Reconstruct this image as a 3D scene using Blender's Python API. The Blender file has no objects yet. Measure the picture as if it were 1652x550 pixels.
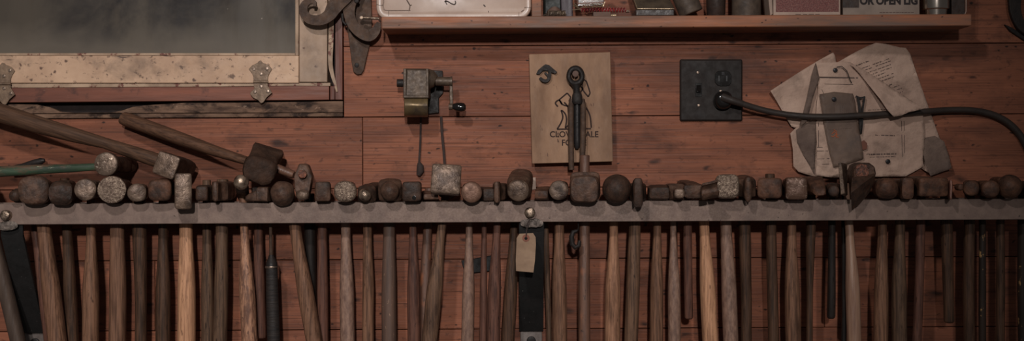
import bpy, bmesh, math, random
from mathutils import Vector, Matrix, noise, geometry

# ------------------------------------------------------------------ frame of reference
# the wall is the plane y = 0, the camera stands D metres in front of it; 1 photo pixel on the wall is S metres
S, D, Z0, TH = 0.00114, 2.3, 1.45, 0.0050
CT, ST = math.cos(TH), math.sin(TH)
C = bpy.context.scene.collection


def K(y=0.0):
    return S * (D + y) / D


def W(px, py, y=0.0):
    k = K(y); u = px - 826.0; v = 275.0 - py
    return Vector(((u * CT + v * ST) * k, y, Z0 + (-u * ST + v * CT) * k))


def lin(c):
    c /= 255.0
    return c / 12.92 if c <= 0.04045 else ((c + 0.055) / 1.055) ** 2.4


def col(r, g, b, k=2.0):
    return tuple(min(0.85, lin(x) * k) for x in (r, g, b)) + (1.0,)


# ------------------------------------------------------------------ materials
def surf(name, c1, c2, scale=(30, 30, 30), detail=6, lo=.35, hi=.65, rough=.6, metal=0.0, spots=(), bump=.15,
         bscale=None, bdist=.002, spec=.35, island=0.0, coat=0.0, rvar=0.15, trans=0.0, alpha=None, turn=0.0):
    m = bpy.data.materials.new(name); m.use_nodes = True
    nt = m.node_tree; N = nt.nodes; L = nt.links
    N.clear()
    out = N.new('ShaderNodeOutputMaterial'); p = N.new('ShaderNodeBsdfPrincipled')
    L.new(p.outputs[0], out.inputs[0])
    tc = N.new('ShaderNodeTexCoord'); oi = N.new('ShaderNodeObjectInfo')
    mul = N.new('ShaderNodeVectorMath'); mul.operation = 'SCALE'
    mul.inputs[0].default_value = (3.7, 5.1, 4.3); L.new(oi.outputs['Random'], mul.inputs['Scale'])
    add = N.new('ShaderNodeVectorMath'); add.operation = 'ADD'
    L.new(tc.outputs['Object'], add.inputs[0]); L.new(mul.outputs[0], add.inputs[1])
    src = add.outputs[0]
    if turn:                                            # grain that runs along a slanting haft
        vr = N.new('ShaderNodeVectorRotate'); vr.rotation_type = 'Y_AXIS'; vr.inputs['Angle'].default_value = turn
        L.new(src, vr.inputs['Vector']); src = vr.outputs[0]
    geo = None
    if island:
        geo = N.new('ShaderNodeNewGeometry')
        mi = N.new('ShaderNodeVectorMath'); mi.operation = 'SCALE'; mi.inputs[0].default_value = (7.3, 0, 3.1)
        L.new(geo.outputs['Random Per Island'], mi.inputs['Scale'])
        a2 = N.new('ShaderNodeVectorMath'); a2.operation = 'ADD'
        L.new(src, a2.inputs[0]); L.new(mi.outputs[0], a2.inputs[1]); src = a2.outputs[0]

    def ntex(sc, det=detail, rgh=.6, dist=0.0):
        mp = N.new('ShaderNodeMapping'); mp.inputs['Scale'].default_value = sc
        L.new(src, mp.inputs['Vector'])
        t = N.new('ShaderNodeTexNoise'); t.inputs['Scale'].default_value = 1.0
        t.inputs['Detail'].default_value = det; t.inputs['Roughness'].default_value = rgh
        t.inputs['Distortion'].default_value = dist
        L.new(mp.outputs[0], t.inputs['Vector'])
        return t.outputs['Fac']

    def ramp(fac, lo_, hi_):
        r = N.new('ShaderNodeMapRange'); r.inputs['From Min'].default_value = lo_; r.inputs['From Max'].default_value = hi_
        L.new(fac, r.inputs['Value']); return r.outputs['Result']

    def mix(fac, a, b):
        x = N.new('ShaderNodeMix'); x.data_type = 'RGBA'
        if isinstance(fac, float): x.inputs[0].default_value = fac
        else: L.new(fac, x.inputs[0])
        for i, v in ((6, a), (7, b)):
            if isinstance(v, tuple): x.inputs[i].default_value = v
            else: L.new(v, x.inputs[i])
        return x.outputs[2]

    base_fac = ntex(scale)
    c = mix(ramp(base_fac, lo, hi), c1, c2)
    for sp in spots:
        kind, sc, c3, l3, h3 = sp[:5]
        amt = sp[5] if len(sp) > 5 else 1.0
        if kind == 'noise':
            f = ramp(ntex(sc, 5, .65, .3), l3, h3)
        else:                                           # round spots: knots, pits, nail holes
            mp = N.new('ShaderNodeMapping'); mp.inputs['Scale'].default_value = sc
            L.new(src, mp.inputs['Vector'])
            nz = N.new('ShaderNodeTexNoise'); nz.inputs['Scale'].default_value = 2.5
            L.new(mp.outputs[0], nz.inputs['Vector'])
            vm = N.new('ShaderNodeVectorMath'); vm.operation = 'MULTIPLY_ADD'
            L.new(nz.outputs['Color'], vm.inputs[0]); vm.inputs[1].default_value = (.35, .35, .35)
            L.new(mp.outputs[0], vm.inputs[2])
            v = N.new('ShaderNodeTexVoronoi'); v.inputs['Scale'].default_value = 1.0
            L.new(vm.outputs[0], v.inputs['Vector'])
            f = ramp(v.outputs['Distance'], h3, l3)
        if amt != 1.0:
            mm = N.new('ShaderNodeMath'); mm.operation = 'MULTIPLY'; mm.inputs[1].default_value = amt
            L.new(f, mm.inputs[0]); f = mm.outputs[0]
        c = mix(f, c, c3)
    if island:
        hs = N.new('ShaderNodeHueSaturation')
        mr = N.new('ShaderNodeMapRange'); mr.inputs['To Min'].default_value = 1 - island; mr.inputs['To Max'].default_value = 1 + island
        L.new(geo.outputs['Random Per Island'], mr.inputs['Value']); L.new(mr.outputs[0], hs.inputs['Value'])
        L.new(c, hs.inputs['Color']); c = hs.outputs[0]
    L.new(c, p.inputs['Base Color'])
    p.inputs['Metallic'].default_value = metal
    p.inputs['Specular IOR Level'].default_value = spec
    p.inputs['Coat Weight'].default_value = coat
    p.inputs['Transmission Weight'].default_value = trans
    if alpha is not None:
        p.inputs['Alpha'].default_value = alpha
    fine = ntex(bscale or tuple(s * 2.5 for s in scale), 5)
    if rvar:
        r = N.new('ShaderNodeMapRange'); r.inputs['From Min'].default_value = .3; r.inputs['From Max'].default_value = .7
        r.inputs['To Min'].default_value = max(.05, rough - rvar); r.inputs['To Max'].default_value = min(1, rough + rvar)
        L.new(fine, r.inputs['Value']); L.new(r.outputs[0], p.inputs['Roughness'])
    else:
        p.inputs['Roughness'].default_value = rough
    if bump:
        b = N.new('ShaderNodeBump'); b.inputs['Strength'].default_value = bump; b.inputs['Distance'].default_value = bdist
        L.new(fine, b.inputs['Height']); L.new(b.outputs[0], p.inputs['Normal'])
    return m


M = {}
M['pine'] = surf('pine_boards', col(146, 90, 66, 1.36), col(102, 61, 46, 1.36), scale=(4.5, 1, 26), lo=.30, hi=.72, rough=.6, island=.12,
                 bump=.45, bscale=(7, 1, 330), bdist=.0015, spec=.25,
                 spots=(('noise', (3.4, 1, 9.0), col(78, 49, 39, 1.36), .5, .72, .75),
                        ('noise', (6.0, 1, 430.0), col(58, 36, 29, 1.3), .53, .66, .62),
                        ('noise', (9.0, 1, 14.0), col(62, 40, 33, 1.3), .56, .72, .7),
                        ('noise', (60.0, 1, 110.0), col(62, 40, 33, 1.3), .58, .70, .6),
                        ('vor', (8.0, 1, 17.0), col(48, 31, 26, 1.2), .05, .15, .9),
                        ('vor', (13.0, 1, 30.0), col(50, 32, 27, 1.2), .05, .14, .8), ('vor', (30.0, 1, 46.0), col(36, 25, 22, 1.2), .05, .12, .9)))
M['backing'] = surf('sheathing', col(34, 26, 24), col(26, 21, 20), rough=.9, bump=0)
M['shelf'] = surf('shelf_wood', col(128, 80, 56), col(84, 64, 54), scale=(6, 20, 60), rough=.6, bump=.3,
                  spots=(('noise', (5, 5, 40), col(86, 70, 62), .5, .66, .8), ('vor', (60, 60, 90), col(52, 34, 28), .06, .14)))
M['cream'] = surf('old_cream_paint', col(168, 139, 115), col(142, 114, 93), scale=(9, 9, 9), rough=.55, bump=.25,
                  bscale=(60, 60, 60), spec=.4,
                  spots=(('noise', (14, 14, 14), col(96, 77, 64), .52, .70, .75), ('noise', (70, 70, 80), col(72, 54, 45), .58, .66, .85),
                         ('vor', (45, 45, 45), col(66, 46, 38), .08, .17, .9), ('noise', (12, 5, 90), col(64, 48, 42), .64, .7)))
M['creamgrey'] = surf('greyed_cream_paint', col(146, 122, 103), col(118, 99, 84), scale=(11, 11, 9), rough=.55, bump=.25, bscale=(60, 60, 60), spec=.3,
                       spots=(('noise', (16, 16, 14), col(92, 75, 64), .52, .72, .7), ('vor', (45, 45, 45), col(66, 46, 38), .08, .17, .9)))
M['peel'] = surf('peeling_cream_paint', col(144, 122, 102), col(112, 92, 76), scale=(20, 20, 20), rough=.6, bump=.3,
                 spots=(('noise', (35, 35, 35), col(84, 50, 42), .55, .6),))
M['redwood'] = surf('red_brown_wood', col(106, 63, 48), col(82, 49, 39), scale=(5, 5, 50), rough=.55, bump=.3,
                    spots=(('noise', (18, 18, 30), col(48, 32, 29), .58, .7, .8), ('noise', (60, 60, 60), col(120, 92, 78), .7, .74, .7)))
M['redwood_v'] = surf('red_brown_upright_wood', col(92, 56, 46), col(66, 42, 36), scale=(60, 20, 5), rough=.55, bump=.3,
                      spots=(('noise', (40, 18, 10), col(48, 32, 29), .56, .7, .8),))
M['weathered'] = surf('weathered_wood', col(104, 81, 66), col(58, 44, 37), scale=(14, 9, 60), rough=.85, bump=.6, spec=.2,
                      spots=(('noise', (20, 20, 40), col(34, 26, 23), .48, .60, .95), ('noise', (50, 50, 90), col(130, 106, 90), .64, .72, .7)))
M['iron'] = surf('dark_forged_iron', col(76, 58, 47, 1.7), col(56, 43, 36, 1.6), scale=(60, 60, 60), rough=.62, bump=.4, bscale=(130, 130, 130), spec=.2)
M['iron2'] = surf('blackened_iron', col(42, 35, 32, 1.3), col(31, 27, 26, 1.3), scale=(60, 60, 60), rough=.55, bump=.35, bscale=(130, 130, 130), spec=.25)
STEELS = {
    'brown': (col(92, 68, 55, 1.35), col(60, 44, 36, 1.3), .05, .50),
    'dark': (col(70, 51, 41, 1.25), col(46, 34, 28, 1.2), .0, .52),
    'rust': (col(94, 64, 49, 1.45), col(62, 43, 34, 1.4), .05, .55),
    'grey': (col(100, 82, 69, 1.5), col(70, 56, 48, 1.4), .3, .46),
    'bright': (col(140, 121, 104), col(74, 60, 51, 1.6), .6, .32),
}
for k_, (a_, b_, me_, ro_) in STEELS.items():
    M[k_] = surf('hammer_steel_' + k_, a_, b_, scale=(60, 60, 60), lo=.38, hi=.62, rough=ro_, metal=me_, bump=.8, bscale=(140, 140, 140), bdist=.002, spec=(.22 if k_ in ('brown', 'dark', 'rust') else .4),
                 spots=(('noise', (95, 95, 95), col(66, 42, 32, 1.4), .55, .66, .7), ('noise', (30, 30, 30), col(42, 34, 30, 1.3), .52, .66, .7)))
M['pitted'] = surf('pitted_steel_face', col(150, 130, 113, 1.6), col(92, 75, 64, 1.5), scale=(240, 240, 240), lo=.36, hi=.64, rough=.36, metal=.5, bump=1.0, bscale=(380, 380, 380), bdist=.002, spec=.5,
                   spots=(('noise', (340, 340, 340), col(66, 48, 39, 1.5), .50, .62, .75), ('noise', (45, 45, 45), col(70, 53, 44, 1.5), .5, .68, .7)))
M['worn'] = surf('worn_steel_face', col(112, 92, 78, 1.5), col(78, 62, 52, 1.4), scale=(50, 50, 50), lo=.38, hi=.62, rough=.4, metal=.35, bump=.6, bscale=(170, 170, 170), bdist=.002, spec=.45,
                 spots=(('noise', (120, 120, 120), col(150, 130, 112, 1.7), .6, .70, .6), ('noise', (50, 50, 50), col(56, 42, 35, 1.4), .52, .68, .8)))
M['rail'] = surf('grey_rail_steel', col(106, 89, 80), col(92, 76, 69), scale=(60, 60, 60), rough=.62, metal=.15, bump=.35, bscale=(330, 330, 330), bdist=.0008, spec=.35,
                 spots=(('noise', (9, 9, 9), col(70, 60, 56), .54, .72, .6), ('vor', (70, 70, 70), col(46, 38, 35), .05, .11, .8)))
M['strap'] = surf('black_strap_steel', col(31, 28, 27, 1.2), col(26, 25, 24, 1.2), scale=(40, 40, 40), rough=.6, bump=.2, spec=.3,
                  spots=(('vor', (90, 90, 90), col(110, 105, 100), .03, .07, .7),))
M['foot'] = surf('grey_foot_steel', col(96, 88, 84), col(72, 64, 60), scale=(40, 40, 40), rough=.5, metal=.3)
M['bolt'] = surf('bolt_steel', col(140, 122, 106, 1.7), col(70, 57, 48, 1.5), scale=(150, 150, 150), rough=.36, metal=.7, bump=.6, bscale=(260, 260, 260))
M['spatter'] = surf('spattered_washer', col(110, 98, 90, 1.7), col(40, 34, 31, 1.4), scale=(110, 110, 110), rough=.5, metal=.3, bump=.9, bscale=(120, 120, 120), bdist=.003)

TONES = {
    'light': (col(172, 128, 98), col(144, 104, 79)), 'tan': (col(140, 102, 79), col(108, 76, 58)),
    'med': (col(110, 79, 61), col(80, 56, 43)), 'grey': (col(96, 71, 55), col(68, 50, 40)),
    'red': (col(90, 60, 49), col(68, 45, 38)), 'dark': (col(74, 52, 39), col(50, 36, 28)),
    'black': (col(42, 34, 30, 1.5), col(32, 27, 25, 1.5)), 'brown': (col(88, 66, 51), col(60, 45, 36)),
}
for k_, (a_, b_) in TONES.items():
    a_ = tuple(x * .88 for x in a_[:3]) + (1,); b_ = tuple(x * .74 for x in b_[:3]) + (1,)
    M['w_' + k_] = surf('handle_wood_' + k_, a_, b_, scale=(300, 300, 15), lo=.40, hi=.62, rough=.55, bump=.6, bscale=(420, 420, 16), bdist=.001, spec=.2,
                        spots=(('noise', (60, 60, 12), tuple(x * .5 for x in b_[:3]) + (1,), .52, .72, .75), ('noise', (330, 330, 60), tuple(x * .45 for x in b_[:3]) + (1,), .60, .68, .6),
                               ('vor', (70, 70, 22), tuple(x * .35 for x in b_[:3]) + (1,), .05, .12, .8)))
    a_ = tuple(x * f for x, f in zip(a_[:3], (.78, .72, .70))) + (1,); b_ = tuple(x * f for x, f in zip(b_[:3], (.74, .68, .66))) + (1,)
    M['v_' + k_] = surf('haft_wood_' + k_, a_, b_, turn=-.31, scale=(9, 260, 260), lo=.36, hi=.66, rough=.55, bump=.3, bscale=(16, 420, 420), bdist=.001, spec=.2,
                        spots=(('noise', (9, 60, 60), tuple(x * .5 for x in b_[:3]) + (1,), .56, .74, .7),))
M['w_birch'] = surf('handle_wood_flecked', col(110, 80, 64), col(90, 62, 50), scale=(160, 160, 12), rough=.5, bump=.3,
                    spots=(('noise', (230, 230, 50), col(64, 42, 36), .55, .6),))
M['w_grain'] = surf('handle_wood_wavy', col(118, 92, 78), col(84, 63, 54), scale=(190, 190, 60), rough=.5, bump=.3)
M['w_paint'] = surf('dark_handle_with_paint_flecks', col(46, 36, 30, 1.5), col(34, 28, 25, 1.5), scale=(80, 80, 9), rough=.55, bump=.2, spec=.2,
                    spots=(('noise', (120, 120, 60), col(150, 116, 76), .62, .66, .8),))
M['green'] = surf('worn_green_paint', col(54, 70, 52, 1.8), col(38, 48, 38, 1.7), scale=(14, 60, 60), rough=.42, bump=.3, spec=.5,
                  spots=(('noise', (16, 50, 50), col(80, 60, 48, 1.7), .52, .6, .9), ('noise', (50, 120, 120), col(140, 140, 118), .62, .68, .9)))
M['wedge'] = surf('rusty_wood_wedge', col(116, 70, 52), col(54, 38, 33), scale=(160, 160, 160), rough=.35, bump=.8, bdist=.003, metal=.2, spec=.6)
M['board'] = surf('plywood_sign', col(134, 105, 84, 1.85), col(104, 79, 62, 1.8), scale=(26, 26, 10), rough=.7, bump=.15, spec=.25,
                  spots=(('noise', (12, 12, 5), col(88, 66, 52), .54, .72, .7), ('noise', (120, 60, 40), col(66, 48, 40), .66, .71, .9)))
M['burn'] = surf('burned_line', col(40, 31, 29), col(48, 36, 32), rough=.85, bump=0, spec=.15)
M['plastic'] = surf('dark_brown_bakelite', col(41, 34, 31, 1.25), col(36, 31, 29, 1.25), scale=(30, 30, 30), rough=.5, bump=.03, spec=.16)
M['gloss'] = surf('black_gloss', col(28, 25, 24, 1.2), col(25, 23, 22, 1.2), rough=.14, bump=0, spec=.6, rvar=.04)
M['rubber'] = surf('dark_rubber', col(50, 42, 38, 1.5), col(42, 36, 33, 1.5), rough=.5, bump=.05, spec=.3)
M['screw'] = surf('dull_screw', col(120, 104, 92), col(80, 68, 60), scale=(200, 200, 200), rough=.35, metal=.7, bump=.2)
M['brass'] = surf('old_brass', col(92, 76, 52), col(70, 58, 46), scale=(30, 30, 30), rough=.38, metal=.4, bump=.15,
                  spots=(('noise', (40, 40, 40), col(58, 48, 42), .5, .7, .8),))
M['sharp'] = surf('sharpener_metal', col(80, 66, 54, 1.6), col(60, 49, 41, 1.6), scale=(70, 70, 70), rough=.5, metal=.2, bump=.4, bscale=(190, 190, 190), bdist=.001)
M['paper'] = surf('aged_paper', col(148, 125, 111, 2.1), col(126, 104, 92, 2.1), scale=(13, 13, 13), rough=.8, bump=.8, bscale=(40, 40, 40), bdist=.006, spec=.15,
                  spots=(('noise', (14, 14, 14), col(84, 69, 61), .53, .76, .8), ('noise', (50, 50, 50), col(104, 86, 78), .62, .74, .5)))
M['paper2'] = surf('grubby_paper', col(96, 80, 71), col(72, 59, 53), scale=(16, 16, 16), rough=.8, bump=.7, bscale=(60, 60, 60), bdist=.005, spec=.15,
                   spots=(('noise', (24, 24, 24), col(72, 60, 55), .52, .7, .8),))
M['card'] = surf('grey_plastic_sleeve', col(94, 77, 67, 1.9), col(74, 60, 52, 1.8), scale=(16, 16, 16), rough=.5, bump=.3, spec=.2,
                 spots=(('noise', (24, 24, 24), col(66, 56, 52), .52, .72, .8),))
M['ink'] = surf('faded_ink', col(72, 60, 55), col(82, 68, 62), rough=.9, bump=0, spec=.1)
M['redink'] = surf('faded_orange_ink', col(136, 74, 50), col(120, 66, 46), rough=.9, bump=0, spec=.1)
M['black'] = surf('black_print', col(38, 33, 32), col(34, 30, 30), rough=.7, bump=0, spec=.2)
M['pin'] = surf('black_pin', col(30, 28, 30), col(26, 25, 26), rough=.3, bump=0)
M['enamel'] = surf('cream_enamel', col(158, 138, 125, 1.75), col(140, 120, 108, 1.7), scale=(9, 9, 9), rough=.38, bump=.04, spec=.5,
                   spots=(('noise', (40, 40, 40), col(132, 114, 104), .6, .74, .6), ('vor', (60, 60, 60), col(112, 94, 84), .04, .08, .8)))
M['tin'] = surf('brown_tin', col(86, 73, 59, 1.7), col(62, 52, 44, 1.5), scale=(40, 40, 40), rough=.4, metal=.4, bump=.2)
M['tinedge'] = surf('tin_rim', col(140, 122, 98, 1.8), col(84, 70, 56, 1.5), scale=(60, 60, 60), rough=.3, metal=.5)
M['grime'] = surf('grimy_can', col(76, 63, 53, 1.6), col(54, 45, 39, 1.5), scale=(50, 50, 50), rough=.6, metal=.05, bump=.3)
M['jar'] = surf('dark_jar', col(42, 35, 33, 1.4), col(58, 44, 37, 1.4), scale=(50, 50, 50), rough=.4, bump=.2)
M['darkgreen'] = surf('dark_green_tin', col(42, 44, 41, 1.4), col(34, 36, 34, 1.3), rough=.5, bump=.1)
M['lilac'] = surf('ribbed_lilac_plastic', col(72, 62, 66, 1.6), col(52, 45, 48, 1.5), scale=(300, 30, 5), rough=.4, bump=.5, bscale=(600, 30, 5))
M['clear'] = surf('clear_plastic', (.85, .85, .85, 1), (.8, .8, .8, 1), rough=.1, bump=0, trans=.92, spec=.5, rvar=.03)
M['red'] = surf('red_enamelled_spring', col(126, 38, 40, 1.7), col(84, 30, 32, 1.5), rough=.35, bump=0, spec=.5)
M['coil'] = surf('dull_coil_wire', col(92, 78, 64), col(66, 56, 50), scale=(60, 60, 60), rough=.45, metal=.5, bump=.1)
M['kraft'] = surf('brown_card', col(86, 66, 56), col(70, 54, 48), rough=.75, bump=.1)
M['white'] = surf('soiled_white_card', col(150, 130, 118, 1.75), col(128, 110, 99, 1.7), scale=(20, 20, 20), rough=.7, bump=.1, spec=.2)
M['hatch'] = surf('red_hatched_print', col(104, 66, 62, 1.75), col(84, 52, 50, 1.6), scale=(500, 500, 500), detail=2, lo=.45, hi=.55, rough=.7, bump=0, spec=.2,
                  spots=(('noise', (900, 900, 900), col(110, 88, 80), .54, .6, .7),))
M['signcard'] = surf('grey_white_card', col(122, 108, 98, 1.7), col(106, 93, 84, 1.6), scale=(20, 20, 20), rough=.6, bump=.05, spec=.3)
M['chrome'] = surf('chrome', col(190, 180, 170, 1.7), col(150, 136, 124, 1.5), scale=(8, 8, 2), rough=.2, metal=1.0, bump=0, rvar=.04)
M['tag'] = surf('manila_tag', col(136, 112, 92, 1.8), col(114, 92, 75, 1.7), scale=(20, 20, 20), rough=.75, bump=.3, bscale=(60, 60, 60), spec=.2,
                spots=(('noise', (10, 10, 70), col(104, 84, 70), .55, .7, .7),))
M['ring'] = surf('red_tag_reinforcement', col(112, 70, 56), col(92, 58, 48), rough=.8, bump=.1)
M['cordm'] = surf('dark_twine', col(52, 40, 36), col(42, 34, 32), scale=(90, 90, 30), rough=.8, bump=.3)
M['leather'] = surf('black_wrapped_grip', col(44, 37, 34, 1.5), col(34, 30, 29, 1.4), scale=(30, 30, 260), rough=.6, bump=.7, bscale=(20, 20, 420), bdist=.002)


def glass():
    m = surf('dusty_window_glass', col(76, 67, 57, 1.5), col(60, 53, 46, 1.5), scale=(9, 1, 1.6), lo=.3, hi=.7, rough=.5, bump=0, spec=.3,
             spots=(('noise', (6, 1, 5), col(34, 29, 28, 1.4), .46, .64, .95), ('vor', (30, 30, 30), col(130, 120, 108), .015, .03, .9)))
    nt = m.node_tree; N = nt.nodes; L = nt.links
    out = next(n for n in N if n.type == 'OUTPUT_MATERIAL'); p = next(n for n in N if n.type == 'BSDF_PRINCIPLED')
    # grey dust that has settled along the lower edge of the pane
    tc = N.new('ShaderNodeTexCoord'); sp = N.new('ShaderNodeSeparateXYZ'); L.new(tc.outputs['Object'], sp.inputs[0])
    nz = N.new('ShaderNodeTexNoise'); nz.inputs['Scale'].default_value = 14.0; L.new(tc.outputs['Object'], nz.inputs['Vector'])
    ad = N.new('ShaderNodeMath'); ad.operation = 'MULTIPLY_ADD'; ad.inputs[1].default_value = -.05; L.new(nz.outputs['Fac'], ad.inputs[0]); L.new(sp.outputs[2], ad.inputs[2])
    mr = N.new('ShaderNodeMapRange'); mr.inputs['From Min'].default_value = .035; mr.inputs['From Max'].default_value = -.015; mr.inputs['To Max'].default_value = .75
    L.new(ad.outputs[0], mr.inputs['Value'])
    mc = N.new('ShaderNodeMix'); mc.data_type = 'RGBA'; mc.inputs[7].default_value = col(92, 83, 73, 1.6)
    old = p.inputs['Base Color'].links[0].from_socket
    L.new(mr.outputs[0], mc.inputs[0]); L.new(old, mc.inputs[6]); L.new(mc.outputs[2], p.inputs['Base Color'])
    tr = N.new('ShaderNodeBsdfTransparent'); mx = N.new('ShaderNodeMixShader'); mx.inputs[0].default_value = .88
    L.new(tr.outputs[0], mx.inputs[1]); L.new(p.outputs[0], mx.inputs[2]); L.new(mx.outputs[0], out.inputs[0])
    return m


M['glass'] = glass()

# ------------------------------------------------------------------ mesh builder
LOC = {}


def tag(o, label=None, cat=None, group=None, kind=None):
    if label: o['label'] = label
    if cat: o['category'] = cat
    if group: o['group'] = group
    if kind: o['kind'] = kind
    return o


def thing(name, loc, label=None, cat=None, group=None, kind=None):
    o = bpy.data.objects.new(name, None); C.objects.link(o); o.location = loc
    o.empty_display_size = .02
    LOC[o.name] = Vector(loc)
    return tag(o, label, cat, group, kind)


class B:
    def __init__(s):
        s.bm = bmesh.new()

    def ring(s, pts):
        return [s.bm.verts.new(p) for p in pts]

    def bridge(s, a, b):
        n = len(a)
        for i in range(n):
            s.bm.faces.new((a[i], a[(i + 1) % n], b[(i + 1) % n], b[i]))

    def prism(s, pts, dy):
        """front outline pts (world), extruded dy along +y"""
        v = Vector((0, dy, 0)) if not isinstance(dy, Vector) else dy
        a = s.ring(pts); b = s.ring([Vector(p) + v for p in pts])
        s.bm.faces.new(a); s.bm.faces.new(b[::-1]); s.bridge(a, b)
        return s

    def ppx(s, pxs, yf, yb):
        return s.prism([W(x, y, yf) for x, y in pxs], yb - yf)

    def rect(s, x0, y0, x1, y1, yf, yb):
        return s.ppx([(x0, y0), (x1, y0), (x1, y1), (x0, y1)], yf, yb)

    def box(s, x0, x1, y0, y1, z0, z1):
        return s.prism([Vector((x0, y0, z0)), Vector((x1, y0, z0)), Vector((x1, y0, z1)), Vector((x0, y0, z1))], y1 - y0)

    def loft(s, secs, segs=28, cap=True):
        """secs: (centre, U, V, a, b, n)"""
        prev = None; first = None
        for (c, u, v, a, b, n) in secs:
            pts = []
            for k in range(segs):
                t = 2 * math.pi * (k + .5) / segs; cc, ss = math.cos(t), math.sin(t)
                x = a * math.copysign(abs(cc) ** (2 / n), cc); y = b * math.copysign(abs(ss) ** (2 / n), ss)
                pts.append(c + u * x + v * y)
            r = s.ring(pts)
            if prev: s.bridge(prev, r)
            else: first = r
            prev = r
        if cap:
            s.bm.faces.new(first[::-1]); s.bm.faces.new(prev)
        return s

    def tube(s, pts, r, segs=12, n=2.0, flat=1.0, up=None):
        pts = [Vector(p) for p in pts]; m = len(pts)
        rs = r if isinstance(r, (list, tuple)) else [r] * m
        t0 = (pts[1] - pts[0]).normalized()
        u = (up or (Vector((0, 0, 1)) if abs(t0.z) < .8 else Vector((0, 1, 0))))
        secs = []
        for i in range(m):
            t = (pts[min(i + 1, m - 1)] - pts[max(i - 1, 0)]).normalized()
            u = (u - t * u.dot(t)).normalized(); v = t.cross(u)
            secs.append((pts[i], u, v, rs[i], rs[i] * flat, n))
        return s.loft(secs, segs)

    def disc(s, c, r, depth, segs=20, dome=.25):
        """round head facing the camera, front at c, going back depth"""
        ux, uz = Vector((1, 0, 0)), Vector((0, 0, 1))
        sec = []
        for f, g in ((0, .3), (.04, .62), (.12, .85), (.28, .97), (.45, 1.0)):
            sec.append((c + Vector((0, depth * f * dome * 2, 0)), ux, uz, r * g, r * g, 2))
        sec.append((c + Vector((0, depth, 0)), ux, uz, r, r, 2))
        return s.loft(sec, segs)

    def ribbon(s, pxs, ws, yf, yb, sub=6):
        """tapered flat bar along a smooth path in the wall plane; ws are full widths in pixels"""
        P = [Vector((x, y)) for x, y in pxs]; n = len(P); pts = []; wd = []
        for i in range(n - 1):
            p0, p1, p2, p3 = P[max(i - 1, 0)], P[i], P[i + 1], P[min(i + 2, n - 1)]
            for j in range(sub):
                t = j / sub
                pts.append(.5 * ((2 * p1) + (p2 - p0) * t + (2 * p0 - 5 * p1 + 4 * p2 - p3) * t * t + (3 * p1 - p0 - 3 * p2 + p3) * t ** 3))
                wd.append(ws[i] * (1 - t) + ws[i + 1] * t)
        pts.append(P[-1]); wd.append(ws[-1])
        yfs = yf if callable(yf) else (lambda t: yf)
        ths = yb - (yf if not callable(yf) else yf(0))
        prev = None; m = len(pts)
        for i in range(m):
            t = (pts[min(i + 1, m - 1)] - pts[max(i - 1, 0)]).normalized(); nn = Vector((-t.y, t.x)) * wd[i] * .5
            y = yfs(i / (m - 1))
            l, r_ = pts[i] + nn, pts[i] - nn
            a = W(l.x, l.y, y); b = W(r_.x, r_.y, y)
            d = Vector((0, ths, 0))
            ring = s.ring([a, b, b + d, a + d])
            if prev: s.bridge(prev, ring)
            else: s.bm.faces.new(ring[::-1])
            prev = ring
        s.bm.faces.new(prev)
        return s

    def clamp(s, y0, z):
        for v in s.bm.verts:
            if v.co.y > y0 and v.co.z < z: v.co.z = z
        return s

    def jit(s, amp, freq=60, seed=0.0):
        for v in s.bm.verts:
            q = v.co * freq + Vector((seed, seed * 1.7, seed * .6))
            v.co += noise.noise_vector(q) * amp
        return s

    def done(s, name, mat, parent=None, loc=None, bevel=0.0, sharp=38, smooth=True, label=None):
        bm = s.bm
        bmesh.ops.remove_doubles(bm, verts=bm.verts, dist=1e-6)
        bmesh.ops.recalc_face_normals(bm, faces=bm.faces)
        if loc is None:
            loc = LOC[parent.name] if parent is not None else Vector((0, 0, 0))
        loc = Vector(loc)
        for v in bm.verts: v.co -= loc
        me = bpy.data.meshes.new(name); bm.to_mesh(me); bm.free()
        if smooth:
            for p in me.polygons: p.use_smooth = True
            me.set_sharp_from_angle(angle=math.radians(sharp))
        me.materials.append(mat if not isinstance(mat, str) else M[mat])
        o = bpy.data.objects.new(name, me); C.objects.link(o)
        if parent is not None:
            o.parent = parent
        else:
            o.location = loc
        LOC[o.name] = loc
        if bevel:
            md = o.modifiers.new('edge', 'BEVEL'); md.width = bevel; md.segments = 2; md.limit_method = 'ANGLE'; md.angle_limit = math.radians(40)
        if label: o['label'] = label
        return o


def one(b, name, mat, label, cat, group=None, loc=None, **kw):
    if loc is None:
        xs = [v.co.copy() for v in b.bm.verts]
        loc = Vector((sum(v.x for v in xs) / len(xs), sum(v.y for v in xs) / len(xs), min(v.z for v in xs)))
    return tag(b.done(name, mat, None, loc, **kw), label, cat, group)


def text_into(b, s, x0, x1, ytop, ybot, y, depth=.0004, bold=0.0):
    cu = bpy.data.curves.new('lettering', 'FONT'); cu.body = s; cu.offset = bold; cu.resolution_u = 4
    ob = bpy.data.objects.new('lettering', cu); C.objects.link(ob)
    bpy.context.view_layer.update()
    me = bpy.data.meshes.new_from_object(ob.evaluated_get(bpy.context.evaluated_depsgraph_get()))
    xs = [v.co.x for v in me.vertices]; zs = [v.co.y for v in me.vertices]
    a0, a1, b0, b1 = min(xs), max(xs), min(zs), max(zs)
    vs = [b.bm.verts.new(W(x0 + (v.co.x - a0) / (a1 - a0) * (x1 - x0), ybot + (v.co.y - b0) / (b1 - b0) * (ytop - ybot), y)) for v in me.vertices]
    for p in me.polygons:
        try: b.bm.faces.new([vs[i] for i in p.vertices])
        except ValueError: pass
    bpy.data.objects.remove(ob); bpy.data.curves.remove(cu); bpy.data.meshes.remove(me)
    return b
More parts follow.
